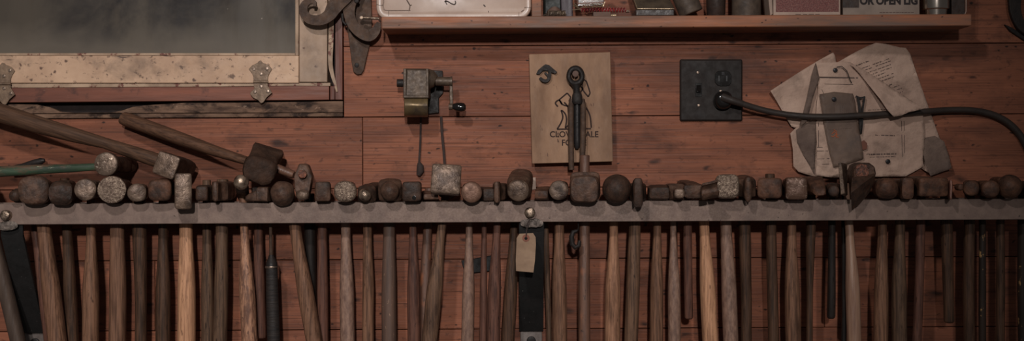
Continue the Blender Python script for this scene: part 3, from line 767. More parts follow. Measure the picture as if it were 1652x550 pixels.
# cross-peen head lying along the rail: wedge at one end, block at the other
hd = (417, 421, 14, 18, 546, 'w_red')
r = root_for(hd, 'two-tone head lying along the rail below the sledge, wedge and block ends')
yc = -.126
pts = [(0, 3, 8.5), (.5, 4, 9), (8, 7, 10), (20, 9, 10), (21.5, 11, 11), (24, 12, 11), (40, 12, 11), (41, 11, 10)]
b = B(); secs = []
for d, h_, dp in pts:
    secs.append((W(398 + d * .9, 326 - h_ * .92 - 2, yc), Vector((0, 1, 0)), Z, dp * K() * 1.3, h_ * K() * .92, 7))
b.loft(secs, 28).jit(.0006, 70, 3).clamp(-.2, ZR); hh = b.done('head', 'brown', r)
b = B(); b.loft([(W(417, 312, y), X, Z, .012, .0105, 6) for y in (-.113, -.09, -.05, -.03)], 24).clamp(-.1245, ZR); b.done('eye_block', 'dark', hh)
make_handle(r, *hd, yh=-.048)

# lozenge-shaped head with the rusty end of its handle showing in the eye
hd = (500, 504, 18, 17, 600, 'w_black')
r = root_for(hd, 'tall lozenge-shaped hammer head, rusty handle end in its eye, shiny knob below')
out = [(482, 263.5), (496, 265), (503, 284), (499, 306), (496, 322), (480, 322), (475, 306), (474, 284)]
yf = -.138
b = B(); b.prism([W(x, y, yf + (.014 if y < 270 else (.004 if y > 318 else 0))) for x, y in out], .026); b.clamp(-.1245, ZR); b.jit(.0004, 60, 8)
hh = b.done('head', 'brown', r, bevel=.003)
b = B(); b.disc(W(487.5, 281, yf - .0035), .0074, .006, 20, dome=.2); b.jit(.0012, 260, 3); b.done('handle_end', 'wedge', hh)
b = B(); b.loft([(W(488, 314, yf - .009 + d), X, Z, q * .011, q * .0085, 2.3) for d, q in ((0, .3), (.001, .6), (.003, .85), (.006, 1), (.012, 1.05))], 24); b.jit(.0006, 120, 2)
b.done('peen', 'worn', hh)
make_handle(r, *hd, ytop=312, yh=-.043)

# swage with an open half-round trough
hd = (1136, 1146, 16, 25, 606, 'w_light')
r = root_for(hd, 'forming hammer with an open dark trough and bright rim, on a pale handle', 'swage_hammer')
b = B()
prev = None
n_ = 16
for i, (px_, py_) in enumerate(((1133, 309), (1134, 309), (1146, 306.5), (1157, 304), (1158.5, 303.5))):
    sc = (.9, 1, 1, 1.06, 1.0)[i]
    ring = []
    for k in range(n_ + 1):
        t = math.radians(-58 + 250 * k / n_ + 180 - 35)
        ring.append(W(px_, py_, -.177) + Vector((0, -math.cos(t) * .0145 * sc, math.sin(t) * .0145 * sc)) * 1.0)
    for k in range(n_, -1, -1):
        t = math.radians(-58 + 250 * k / n_ + 180 - 35)
        ring.append(W(px_, py_, -.177) + Vector((0, -math.cos(t) * .0105 * sc, math.sin(t) * .0105 * sc)))
    vs = b.ring(ring)
    if prev: b.bridge(prev, vs)
    else: b.bm.faces.new(vs[::-1])
    prev = vs
b.bm.faces.new(prev)
b.clamp(-.1245, ZR)
hh = b.done('trough', 'brown', r, sharp=30)
b = B(); b.loft([(W(1144, 308, y), X, Z, .0085, .011, 5) for y in (-.164, -.124, -.11, -.05, -.03)], 24).clamp(-.1245, ZR); b.done('eye_block', 'dark', hh)
make_handle(r, *hd)

# tall blade-like flatter seen along its thin edge
hd = (1361, 1361, 7, 8, 590, 'w_black')
r = root_for(hd, 'tall upright steel blade with one bright thin edge, beside the adze', 'set_hammer')
b = B()
e = [W(1352, 263, -.150), W(1357.5, 262, -.152), W(1363.5, 312, -.150), W(1356, 314, -.148)]
e2 = [W(1361, 268, -.10), W(1367, 264, -.10), W(1367.5, 314, -.105), W(1364, 318, -.105)]
a_ = b.ring(e); c_ = b.ring(e2); b.bm.faces.new(a_); b.bm.faces.new(c_[::-1]); b.bridge(a_, c_)
b.clamp(-.1245, ZR)
b.done('head', 'grey', r, bevel=.0012)
make_handle(r, *hd, yh=-.046)

# adze: rusty eye and a drooping blade
hd = (1370, 1378, 13, 22, 606, 'w_gloss')
M['w_gloss'] = surf('handle_wood_polished', col(128, 100, 82), col(98, 72, 60), scale=(120, 120, 8), rough=.32, bump=.25, spec=.6)
r = root_for(hd, 'adze with a round rusty eye and dark drooping blade, in front of the papers', 'adze', 'adze')
b = B()
q = [(1378, 276), (1382, 266), (1391, 262), (1403, 262.5), (1412, 269), (1414, 280), (1411, 290), (1400, 298), (1384, 300), (1378, 292)]
b.ppx(q, -.135, -.085); hh = b.done('head', 'brown', r, bevel=.003)
b = B(); b.loft([(W(1391, 276, -.1362 - .001 + d), X, Z, .0115 * k, .0125 * k, 2.3) for d, k in ((0, .5), (.0006, .95), (.002, 1))], 24); b.jit(.0013, 200, 4); b.done('handle_end', 'wedge', hh)
b = B()
ridge = [(1372.5, 311, -.164), (1384, 302, -.160), (1398, 291, -.152), (1410, 283, -.142)]
top = [(1374, 286, -.139), (1384, 284, -.137), (1398, 283, -.136), (1411, 279, -.134)]
low = [(1374, 340, -.146), (1387, 330, -.141), (1402, 312, -.134), (1412, 292, -.130)]
back = [(1376, 318, -.127), (1386, 314, -.126), (1400, 302, -.125), (1411, 288, -.122)]
rings = [[W(*a_) for a_ in (ridge[k], top[k], back[k], low[k])] for k in range(4)]
prev = None
for rg in rings:
    vs = b.ring(rg)
    if prev: b.bridge(prev, vs)
    else: b.bm.faces.new(vs[::-1])
    prev = vs
b.bm.faces.new(prev)
b.done('blade', 'dark', hh, bevel=.0008, sharp=20)
make_handle(r, *hd, ytop=296)

# handle at the far end whose head lies beyond the frame
hd = (1650, 1651, 15, 15, 604, 'w_paint')
r = root_for(hd, 'paint-flecked dark handle under the rail end, beyond the last big ball-faced hammer')
make_head(r, W(1672, 304, -.15), W(1652, 304, EY), face(13), 'dark', None)
make_handle(r, *hd)

# plain dark slat-like shaft at the other end, before the slanting black strap
hd = (-14, 40, 18, 22, 606, 'w_grey2')
M['w_grey2'] = surf('shaft_wood_grey', col(70, 57, 49, 1.7), col(56, 45, 39, 1.7), scale=(120, 120, 8), rough=.55, bump=.3, spec=.2)
r = root_for((-14, 0, 0, 0, 606), 'greyish slanting handle hanging beyond the black strap, its head out of sight', 'hammer')
make_head(r, W(-32, 304, -.15), W(-26, 304, EY), face(14), 'dark', None)
make_handle(r, -16, 29, 20, 23, 606, 'w_grey2', yh=-.091)

# ------------------------------------------------------------------ the three hammers lying on top of the row
def shaft(pts, name, mat, root, flat=1.0, segs=20):
    b = B(); P = [Vector(p[0]) for p in pts]
    b.tube(P, [p[1] for p in pts], segs, 2.4, flat, up=Vector((0, 1, 0))); b.jit(.0006, 20, P[0].x)
    return b.done(name, mat, root)


def sh(px, py, y, w):
    return (W(px, py, y), w * .5 * K(y))


M['v_a'] = M['v_brown']
LAID = 'hammers lying on top of the row'
r = thing('hammer', W(270, 288, -.10), 'hammer laid on the row, square silvery face, long dark haft reaching under the window', 'hammer', LAID)
F = W(267, 266.5, -.142)
make_head(r, F, F + Vector((.012, .13, -.006)), [(-.1, 6, 6, 9), (0, 16, 16, 9), (1.2, 18.3, 18.3, 9), (3, 19, 19, 9), (30, 19, 19, 8), (48, 17, 17, 4), (78, 17, 17, 4), (108, 14, 14, 3), (112, 10, 10, 3)], 'dark', 'worn', roll=.34, cut=2.4, clampz=False)
shaft([sh(-70, 158, -.062, 31), sh(-20, 175, -.066, 31), sh(0, 182, -.068, 30.5), sh(60, 201, -.074, 28), sh(120, 218, -.08, 24), sh(170, 231, -.085, 18), sh(215, 246, -.09, 21), sh(245, 256, -.094, 23), sh(268, 264, -.097, 21)], 'handle', 'v_a', r)

r = thing('sledge_hammer', W(416, 292, -.10), 'heavy sledge laid on the row, mushroomed dark face, thick haft angled up to the sill', 'hammer', LAID)
F = W(418, 275.5, -.150); R_ = W(420.5, 267.5, -.020)
make_head(r, F, R_, [(-.3, 7, 6, 3), (0, 17, 13, 3), (1.5, 24, 17.5, 3.4), (5, 26, 20.5, 3.6), (14, 26.5, 21, 3.6), (24, 25.5, 20, 4), (40, 25, 19, 5, 1, 4), (58, 24, 17, 6, 3, 14), (66, 25.5, 16, 11, 4, 21), (118, 25.5, 15, 14, 4, 22), (119.5, 24, 14, 14, 4, 22)],
          'sledge', None, roll=.30, jit=.0026, seed=9.1, clampz=False, segs=44)

shaft([sh(200, 191, -.022, 32), sh(201, 191.5, -.022, 35), sh(206, 193.5, -.0235, 37), sh(250, 209, -.036, 36), sh(300, 227, -.050, 34), sh(345, 243, -.064, 29), sh(380, 254, -.076, 25), sh(400, 260, -.083, 23)], 'handle', 'v_grey', r, .62)
shaft([sh(430, 266, -.092, 24), sh(450, 273, -.098, 23), sh(472, 281, -.104, 21), sh(475, 282, -.1045, 17)], 'handle_end', 'w_knot', r, .62)

r = thing('hammer', W(140, 286, -.10), 'hammer laid level on the row, worn green painted haft and round silvery face', 'hammer', LAID)
F = W(170, 264.8, -.145)
make_head(r, F, F + Vector((.0, .13, .0)), face(19.2, None, 2.05, 15, .8, 14, 13, 'face'), 'dark', 'bright2', clampz=False, cut=4.4)
shaft([sh(-70, 281, -.085, 17), sh(0, 276.5, -.085, 18), sh(60, 273.5, -.085, 16), sh(110, 271.5, -.086, 13.5), sh(150, 269.5, -.087, 12), sh(166, 268.5, -.088, 12)], 'handle', 'green', r)

# ------------------------------------------------------------------ things on the wall
# forged scroll bracket at the window corner
r = thing('scroll_bracket', W(575, 118, -.01), 'forged iron scroll bracket with curling arm and pointed strap, at the window corner', 'bracket')
b = B(); b.ribbon([(507.5, 10), (507, 4), (501, 1.5), (494, 4), (489.5, 11), (490, 21), (497, 29.5), (508, 32.5), (520, 31), (531, 24), (538, 13), (546, 2), (556, -10), (566, -30)],
                  [4, 6.5, 9, 11, 13, 14, 15, 16, 17.5, 20, 24, 27, 30, 32], -.042, -.034)
b.done('scroll_arm', 'iron', r, bevel=.0012)
b = B(); b.ribbon([(574, -30), (568, -12), (563, 8), (564, 26), (571, 42), (583, 53), (596, 57), (606, 49), (611, 36)], [30, 27, 21, 17, 17, 18, 19, 15, 6], -.034, -.026)
b.done('hook_arm', 'iron', r, bevel=.0012)
b = B(); b.ppx([(562, -30), (598, -30), (600, 40), (598, 66), (592, 90), (587, 113), (583, 119.5), (576, 120.5), (570, 116), (567, 100), (563.5, 70), (560, 46)], -.0075, -.0003)
st = b.done('strap', 'iron', r, bevel=.0012)
b = B(); b.disc(W(575.5, 105, -.0088), .0042, .0025, 16); b.done('screw', 'iron2', st)
b = B(); b.tube([W(583, 28.5, -.040), W(612, 30, -.040)], .0026, 12); b.disc(W(583, 28.5, -.043), .004, .006, 14)
b.done('pin', 'bolt', r)
b = B(); b.tube([W(552, 22, -.030), W(553, 34, -.030), W(558, 40, -.030), W(562, 34, -.030)], .0028, 10); b.done('latch', 'iron2', r)
b = B(); b.disc(W(575, 1, -.0365), .0045, .004, 16); b.done('rivet', 'iron2', r)

# dark curved iron piece hanging at the other end of the shelf
r = thing('iron_hook', W(1640, 55, -.02), 'dark curved iron hook on the bare boards beyond the end of the shelf', 'hook')
b = B(); b.ribbon([(1650, -40), (1641, -20), (1638, 5), (1641, 26), (1650, 42), (1664, 50), (1682, 48)], [26, 24, 19, 17, 16, 15, 12], -.022, -.012); b.done('hook_bar', 'iron2', r, bevel=.0012)
b = B(); b.ppx([(1621, 39), (1632, 44), (1662, 62), (1700, 76), (1700, 92), (1660, 70), (1630, 50)], -.008, -.0003); b.done('strap', 'iron2', r, bevel=.001)

# wall pencil sharpener
r = thing('pencil_sharpener', W(672, 189, -.05), 'old metal wall pencil sharpener with a side crank and a brass shavings cup', 'pencil sharpener')
b = B(); b.ppx([(684, 112), (714, 114), (715, 150), (708, 158), (708, 182), (690, 184)], -.008, -.0003); b.done('mount_plate', 'iron2', r, bevel=.001)
b = B(); b.prism([W(650.5, 110, -.064), W(692, 110.5, -.064), W(691.5, 157, -.075), W(651.5, 156, -.075)], .062)
hs_ = b.done('housing', 'sharp', r, bevel=.004)
b = B(); b.rect(650.5, 110.5, 655.5, 157, -.0765, -.060); b.rect(687, 110.5, 691.5, 157, -.0765, -.060); b.rect(650.5, 153.5, 691.5, 158, -.0775, -.070); b.done('edge_rib', 'sharp', hs_, bevel=.001)
b = B(); prev = None
prof = [(157.5, -.072), (162, -.080), (170, -.083), (179, -.079), (186, -.069), (189, -.058), (189, -.02), (157.5, -.02)]
for x in (652, 690.5):
    vs = b.ring([W(x, y, d) for y, d in prof])
    if prev: b.bridge(prev, vs)
    else: b.bm.faces.new(vs[::-1])
    prev = vs
b.bm.faces.new(prev); b.done('shavings_cup', 'brass', r, bevel=.0015, sharp=50)
b = B(); b.tube([W(690, 128, -.045), W(697, 129, -.045), W(703, 131, -.045)], [.019, .017, .0105], 24); b.tube([W(703, 131, -.045), W(728, 131.5, -.045)], .0082, 20)
b.tube([W(727, 131.5, -.045), W(729.5, 131.5, -.045)], .0092, 20); b.done('crank_shaft', 'sharp', r)
b = B(); b.tube([W(640.5, 134, -.045), W(651, 134, -.045)], .0072, 18); b.done('axle_stub', 'iron2', r)
b = B(); b.prism([W(725, 132, -.047), W(730, 132, -.047), W(731, 172, -.049), W(725.5, 172, -.049)], .004); cr = b.done('crank_arm', 'sharp', r, bevel=.001)
b = B(); b.tube([W(724, 172, -.047), W(730, 172, -.047)], .0058, 16); b.done('crank_boss', 'sharp', cr)
b = B(); b.tube([W(730, 172, -.047), W(733, 172, -.047), W(737, 172.5, -.047), W(744, 173, -.047), W(749, 173, -.047), W(751.5, 173, -.047)], [.0045, .006, .0078, .0085, .0074, .004], 20)
b.done('crank_knob', 'gloss', cr)

b = B(); b.tube([W(679, 189, -.012), W(678.5, 215, -.006), W(677.5, 240, -.006), W(676, 262, -.007)], .0020, 8)
b.tube([W(676, 262, -.008), W(678, 268, -.009), W(678, 276, -.009), W(675, 283, -.009)], [.003, .0065, .007, .004], 12)
one(b, 'twine_cord', 'cordm', 'dark knotted twine hanging below the brass shavings cup', 'twine')
b = B(); b.tube([W(711.5, 188, -.006), W(713, 215, -.006), W(716, 245, -.006), W(718, 272, -.006)], .0026, 8)
one(b, 'twine_cord', 'cordm', 'dark straight twine hanging by the crank, ending behind the big square hammer face', 'twine')

# sign board
BY = -.032
sign = thing('wooden_sign', W(921, 262, -.01), 'pale wooden sign board burned with a hammer and flame emblem and lettering', 'sign')
b = B(); b.ppx([(853.5, 87.5), (984.5, 84), (989, 260.5), (858.5, 264)], BY, BY + .014); b.done('panel', 'board', sign, bevel=.001)
b = B(); b.ppx([(880, 120), (960, 119), (961, 138), (880, 139)], BY + .0142, -.0003); b.done('batten', 'shelf', sign)
b = B()
text_into(b, 'CLOVERDALE', 887, 965.5, 211.5, 221.5, BY - .0004, bold=.022)
text_into(b, 'FORGE', 906.5, 946, 225, 235, BY - .0004, bold=.022)
b.done('lettering', 'burn', sign, smooth=False)


def stroke(b, pts, w, y, sub=5):
    b.ribbon(pts, [w] * len(pts), y, y + .0003, sub)


b = B(); ey = BY - .0005
for pts in ([(898.5, 208.5), (953.5, 207.5)], [(899, 208), (905, 198), (908, 188), (905.5, 178), (912, 184), (914, 194), (912, 206)],
            [(912, 207), (918, 200), (919.5, 192), (917, 182), (916, 172), (910, 165)], [(940, 168), (947, 176), (952, 188), (954, 206)],
            [(900, 172), (896, 166), (902, 161.5), (907, 168)]):
    stroke(b, pts, 2.5, ey)
for poly in ([(902, 161), (915, 150), (921, 157), (918, 163), (924, 170), (919, 172), (911, 170), (906, 168)], [(931, 146), (936, 139), (941, 143), (935, 150)],
             [(940, 127), (946, 131), (950, 143), (952, 150), (949, 156), (943, 149), (939, 143)], [(921, 172), (922, 164), (928, 160)], ):
    for p, q_ in zip(poly, poly[1:] + poly[:1]):
        b.ribbon([p, q_], [2.3, 2.3], ey, ey + .0003, 1)
b.done('emblem', 'burn', sign, smooth=False)
# forged J shaped hook on the sign
b = B()
b.ppx([(865, 119), (868, 113), (875, 107), (880, 103.5), (886, 105), (893, 111), (899, 116), (896, 119), (889, 117), (884, 114), (876, 114), (870, 120)], BY - .007, BY - .0003)
b.ribbon([(885, 109), (887, 117), (886, 126), (881, 130.5), (875, 129), (871, 125)], [5, 5, 5, 5.5, 5.5, 4], BY - .008, BY - .001)
b.ribbon([(879, 117), (884, 122), (886, 126)], [3, 4, 4], BY - .006, BY - .001)
one(b, 'coat_hook', 'iron2', 'small black forged anchor-shaped hook fixed to the sign board beside the turnbuckle ring', 'hook', bevel=.001)

# turnbuckle hung over the sign
TY = BY - .013
r = thing('turnbuckle', W(931, 280, TY), 'black iron turnbuckle with a ring eye, hanging in front of the sign board', 'turnbuckle')
b = B(); prev = None; nR = 30; first = None
for k in range(nR):
    t = 2 * math.pi * k / nR; cx, cy = 928.5, 122.5
    ring = []
    for j in range(10):
        f = 2 * math.pi * j / 10; rr = 11.2 + 4.3 * math.cos(f)
        p = W(cx + rr * math.sin(t) * .96, cy - rr * 1.1 * math.cos(t), TY + .0052 * math.sin(f)); ring.append(p)
    vs = b.ring(ring)
    if prev: b.bridge(prev, vs)
    else: first = vs
    prev = vs
b.bridge(prev, first)
b.tube([W(929, 136, TY), W(930, 143, TY), W(930.5, 150, TY), W(931, 160, TY)], [.0085, .006, .006, .006], 14)
b.done('eye', 'iron2', r)
b = B(); b.tube([W(930.5, 150, TY), W(931, 153, TY), W(931.2, 164, TY), W(931.2, 168, TY)], [.0075, .0088, .0100, .0085], 18, 3)
bd = b.done('body', 'iron2', r)
b = B(); b.tube([W(922.5, 160, TY), W(921, 172, TY), W(921, 225, TY), W(922, 274, TY - .004)], [.0044, .0054, .0054, .005], 12)
b.tube([W(939.5, 160, TY), W(941, 172, TY), W(940.5, 225, TY), W(939, 278, TY - .004)], [.0044, .0054, .0054, .005], 12); b.done('side_rod', 'iron', bd)
b = B(); b.tube([W(931, 164, TY + .003), W(931, 225, TY + .003), W(931, 236, TY + .003), W(931, 240, TY + .003)], [.0058, .0058, .005, .003], 14); b.done('screw_rod', 'gloss_iron', r)
b = B(); b.tube([W(928.5, 119, BY - .001), W(928.5, 119, TY - .004)], .003, 10); b.disc(W(928.5, 119, TY - .0060), .0058, .003, 14); b.done('nail', 'kraft', r)

# electrical plate, plug and cable
PY = -.0075
r = thing('outlet_plate', W(1147, 195, -.004), 'dark brown double wall plate with a toggle switch and a two-socket outlet', 'outlet plate')
def rrect(x0, y0, x1, y1, rad, n=5):
    o = []
    for cx, cy, a0 in ((x1 - rad, y0 + rad, -90), (x1 - rad, y1 - rad, 0), (x0 + rad, y1 - rad, 90), (x0 + rad, y0 + rad, 180)):
        for k in range(n + 1):
            t = math.radians(a0 + 90 * k / n); o.append((cx + rad * math.cos(t), cy + rad * math.sin(t)))
    return o
b = B(); b.ppx(rrect(1097, 95.5, 1198, 195, 2.5), PY, -.0003); b.done('plate', 'plastic', r, bevel=.003)
b = B(); b.ppx(rrect(1122, 134, 1132.5, 156, 1), PY - .0007, PY + .001); sw = b.done('switch', 'gloss', r, bevel=.0005)
b = B(); b.prism([W(1123.5, 137, PY - .001), W(1131, 137, PY - .001), W(1131, 148, PY - .009), W(1123.5, 148, PY - .009)], .004); b.done('toggle', 'gloss', sw, bevel=.001)
for x, y in ((1126, 117), (1127.5, 170), (1163, 147.5)):
    b = B(); b.disc(W(x, y, PY - .0014), .0027, .0022, 16); b.done('screw', 'screw', r)
for cy in (127, 162):
    pts = [(1153.5, cy - 7), (1157, cy - 11.5), (1162, cy - 13), (1172, cy - 13), (1177, cy - 11), (1180, cy - 6), (1180, cy + 6), (1177, cy + 10.5), (1172, cy + 12), (1162, cy + 12), (1157, cy + 10), (1153.5, cy + 6)]
    b = B(); b.ppx(pts, PY - .0022, PY + .001); so = b.done('socket', 'gloss', r, bevel=.0008)
    b = B(); b.rect(1159, cy - 5, 1161, cy + 4, PY - .0025, PY - .001); b.rect(1171.5, cy - 5, 1173.5, cy + 4, PY - .0025, PY - .001); b.rect(1164.5, cy - 11, 1168.5, cy - 6.5, PY - .0025, PY - .001)
    b.done('slot', 'pin', so, smooth=False)
r = thing('power_cord', W(1400, 188, -.02), 'thick black power cable running from the wall plate across the pinned papers', 'power cord')
b = B(); c0 = W(1165.5, 162, PY - .003)
secs = [(c0 + Vector((0, d, 0)), X, Z, k, k, 2.2) for d, k in ((0, .0165), (-.003, .0172), (-.012, .0168), (-.018, .0150), (-.022, .0105), (-.0225, .006))]
b.loft(secs, 26); pl = b.done('plug', 'gloss', r)
b = B(); b.tube([W(1166, 157, -.030), W(1172, 159, -.034), W(1184, 163, -.035), W(1198, 167.5, -.033)], [.0078, .0074, .0068, .006], 16); b.done('strain_relief', 'rubber', r)
cab = [(1166, 157, -.029), (1172, 159, -.0335), (1184, 163, -.0345), (1198, 167.5, -.033), (1215, 173, -.030), (1235, 178.5, -.0285), (1255, 182.5, -.028), (1280, 186, -.029), (1310, 188, -.032), (1350, 188, -.034), (1390, 186, -.034), (1425, 184, -.031),
       (1460, 182, -.0275), (1490, 180, -.0255), (1520, 178, -.015), (1550, 177.3, -.012), (1575, 179, -.010), (1600, 184.5, -.009), (1622, 195, -.009), (1640, 211, -.009), (1654, 232, -.009), (1668, 262, -.009)]
def smooth_path(P, sub=5):
    P = [Vector(p) for p in P]; out = []
    for i in range(len(P) - 1):
        p0, p1, p2, p3 = P[max(i - 1, 0)], P[i], P[i + 1], P[min(i + 2, len(P) - 1)]
        for j in range(sub):
            t = j / sub
            out.append(.5 * ((2 * p1) + (p2 - p0) * t + (2 * p0 - 5 * p1 + 4 * p2 - p3) * t * t + (3 * p1 - p0 - 3 * p2 + p3) * t ** 3))
    out.append(P[-1]); return out
pw = [W(*p) for p in smooth_path(cab)]
nn = len(pw)
b = B(); b.tube(pw, [.0056 + .0013 * max(0, (i / nn - .6)) / .4 for i in range(nn)], 14); b.done('cable', 'rubber', r)

# ------------------------------------------------------------------ papers
def relief(px, py, seed, amp):
    q = Vector((px / 46.0 + seed * 3.1, py / 38.0 + seed, seed * 1.3))
    n1 = noise.noise(q); n2 = abs(noise.noise(q * 2.1 + Vector((7, 3, 1))))
    n3 = abs(noise.noise(q * 4.3 + Vector((2, 9, 4))))
    return amp * (n1 * .8 - n2 * 1.1 - n3 * .45)


def sheet(name, outline, y0, amp, seed, mat, parent=None, bend=None, step=5.0, label=None, thick=.0004, print_=None):
    pts = []
    for (x0, y0_), (x1, y1_) in zip(outline, outline[1:] + outline[:1]):
        n = max(1, int(math.hypot(x1 - x0, y1_ - y0_) / step))
        pts += [Vector((x0 + (x1 - x0) * k / n, y0_ + (y1_ - y0_) * k / n)) for k in range(n)]
    ne = len(pts); edges = [(i, (i + 1) % ne) for i in range(ne)]
    xs = [p.x for p in pts]; ys = [p.y for p in pts]
    rnd = random.Random(int(seed * 100)); inner = []
    y = min(ys) + step
    while y < max(ys) - 1:
        x = min(xs) + step
        while x < max(xs) - 1:
            q = Vector((x + rnd.uniform(-2, 2), y + rnd.uniform(-2, 2)))
            ins = False
            for i in range(ne):
                a, c = pts[i], pts[(i + 1) % ne]
                if (a.y > q.y) != (c.y > q.y) and q.x < (c.x - a.x) * (q.y - a.y) / (c.y - a.y) + a.x: ins = not ins
            if ins and min((q - p).length for p in pts) > step * .55: inner.append(q)
            x += step
        y += step
    vs, es, fs, *_ = geometry.delaunay_2d_cdt(pts + inner, edges, [], 1, 1e-4)
    b = B()

    def depth(px, py):
        d = y0 + min(0.0025, relief(px, py, seed, amp))
        if bend: d += bend(px, py)
        return min(d, -.0006)
    vv = [b.bm.verts.new(W(p.x, p.y, depth(p.x, p.y))) for p in vs]
    for f in fs: b.bm.faces.new([vv[i] for i in f])
    if parent is None:
        cx = sum(xs) / ne; loc = W(cx, max(ys), y0)
    else:
        loc = None
    o = b.done(name, mat, parent, loc, sharp=30)
    md = o.modifiers.new('thickness', 'SOLIDIFY'); md.thickness = thick; md.offset = 0
    return o, depth


def print_lines(o, depth, lines, mat='ink', name='print', seed=1):
    """rows of small unreadable word marks: (x0, y0, x1, y1, height)"""
    rnd = random.Random(seed); b = B()
    for x0, y0, x1, y1, h in lines:
        L_ = math.hypot(x1 - x0, y1 - y0); ux, uy = (x1 - x0) / L_, (y1 - y0) / L_; s_ = 0
        while s_ < L_ - 1:
            w = min(rnd.uniform(1.6, 6.5), L_ - s_)
            a = (x0 + ux * s_, y0 + uy * s_); c = (x0 + ux * (s_ + w), y0 + uy * (s_ + w)); nx, ny = -uy * h, ux * h
            q = [a, c, (c[0] + nx, c[1] + ny), (a[0] + nx, a[1] + ny)]
            b.bm.faces.new(b.ring([W(x, y, depth(x, y) - .0006) for x, y in q]))
            s_ += w + rnd.uniform(.9, 1.6)
    return b.done(name, mat, o, smooth=False)


PG = 'papers pinned to the wall'
o, d = sheet('paper_sheet', [(1338, 108), (1352, 100), (1380, 84), (1400, 74), (1413, 69), (1430, 71), (1452, 76.5), (1461, 77), (1468, 86), (1480, 122), (1497, 170), (1512, 212), (1524, 245), (1535, 272), (1520, 277), (1502, 281), (1470, 262), (1400, 200), (1350, 150)],
             -.0055, .0060, 1.2, 'paper', step=5.0, bend=lambda x, y: -.006 * max(0, (95 - y) / 26) - .008 * max(0, (y - 235) / 45) * max(0, (x - 1490) / 40))
tag(o, 'large creased sheet with rows of small print, highest of the pinned papers', 'paper', PG)
ln = [(1378, 106.5, 1402, 97, 2.2), (1387, 107, 1435, 92.5, 1.1)]
ln = [(1376, 107, 1402, 97, 2.0)]
for k, (a, c) in enumerate(((1384, 1435), (1385, 1438), (1390, 1437), (1393, 1438), (1395, 1428))):
    ln.append((a, 112 + k * 4.1, c, 112 + k * 4.1 - (c - a) * .36, 1.3))
for k, (a, c) in enumerate(((1404, 1441), (1408, 1442), (1411, 1439), (1415, 1440), (1420, 1452), (1425, 1456), (1430, 1456), (1434, 1452))):
    ln.append((a, 131 + k * 4.2, c, 131 + k * 4.2 - (c - a) * .36, 1.3))
print_lines(o, d, ln, seed=3)
o, d = sheet('paper_sheet', [(1243, 146.5), (1262, 134), (1290, 116), (1318, 99), (1344, 84.5), (1347, 90), (1349, 101), (1360, 130), (1352, 190), (1330, 206), (1282, 206), (1277, 204), (1268, 190), (1258, 172)],
             -.0088, .003, 2.7, 'paper', bend=lambda x, y: -.012 * max(0, (1262 - x) / 20) - .007 * max(0, (100 - y) / 16))
tag(o, 'folded sheet jutting to a sharp point towards the outlet plate', 'paper', PG)
o, d = sheet('paper_sheet', [(1275, 215), (1283, 207), (1300, 196), (1322, 190), (1340, 200), (1348, 284), (1320, 286), (1300, 281), (1288, 277), (1280, 268), (1279, 240)], -.0130, .0035, 4.4, 'paper',
             bend=lambda x, y: -.006 * max(0, (1290 - x) / 14))
sheet('fold', [(1284, 210), (1300, 198), (1318, 194), (1316, 240), (1314, 282), (1306, 266), (1296, 250), (1286, 230)], -.0165, .0020, 4.9, 'paper2', parent=o)
tag(o, 'rumpled smudged paper bulging below the cable at the edge of the pinned papers', 'paper', PG)
o, d = sheet('paper_sheet', [(1316, 101), (1372, 100), (1380, 106), (1400, 118), (1430, 142), (1460, 164), (1489, 178), (1490, 200), (1492, 232), (1488, 258), (1491, 268), (1461, 284.5), (1415, 285), (1345, 286.5), (1316, 283), (1318, 240), (1316, 190), (1320, 140)],
             -.0155, .0050, 3.3, 'paper', bend=lambda x, y: -.007 * max(0, (y - 262) / 24) * max(0, (x - 1440) / 50))
sheet('fold', [(1316, 101), (1322, 126), (1311, 160), (1302, 196), (1290, 205), (1296, 184), (1304, 150), (1310, 120)], -.0220, .0015, 9.7, 'paper2', parent=o)
tag(o, 'large front sheet ruled with faint diagram lines, pinned over the other papers', 'paper', PG)

def pl_(pts, w=.9):
    b = B()
    for p, q_ in zip(pts, pts[1:]):
        n = max(1, int(math.hypot(q_[0] - p[0], q_[1] - p[1]) / 7)); dxn = Vector((q_[0] - p[0], q_[1] - p[1])).normalized(); nx, ny = -dxn.y * w, dxn.x * w
        for k in range(n):
            a = (p[0] + (q_[0] - p[0]) * k / n, p[1] + (q_[1] - p[1]) * k / n); c = (p[0] + (q_[0] - p[0]) * (k + 1) / n, p[1] + (q_[1] - p[1]) * (k + 1) / n)
            b.bm.faces.new(b.ring([W(x, y, d(x, y) - .0006) for x, y in (a, c, (c[0] + nx, c[1] + ny), (a[0] + nx, a[1] + ny))]))
    b.done('ruled_line', 'ink', o, smooth=False)


for pts in ([(1321, 195), (1321, 237)], [(1318, 237), (1334, 237)], [(1318, 243), (1336, 243)], [(1318, 256), (1338, 255)], [(1318, 265), (1338, 264)], [(1455, 195), (1456, 253)], [(1459, 195), (1460, 253)],
            [(1330, 135), (1380, 136)], [(1326, 144), (1330, 152), (1346, 152)]):
    pl_(pts)
pl_([(1322, 123.5), (1384, 124.5)], 2.4)
print_lines(o, d, [(1400, 177, 1432, 176, 1.1), (1412, 217, 1446, 218, 1.6), (1398, 248, 1446, 247, 2.2), (1399, 253, 1444, 252, 1.0)], seed=6)
o, d = sheet('paper_sheet', [(1372, 103), (1386, 108), (1412, 124), (1440, 142), (1468, 161), (1491, 175), (1478, 178.5), (1466, 181), (1455, 186), (1442, 188.5), (1432, 178), (1420, 160), (1402, 138), (1386, 118)],
             -.024, .0035, 5.9, 'paper', bend=lambda x, y: -.025 * min(1, max(0, (y - 130) / 40)))
tag(o, 'long folded paper flap curling out over the cable', 'paper', PG)
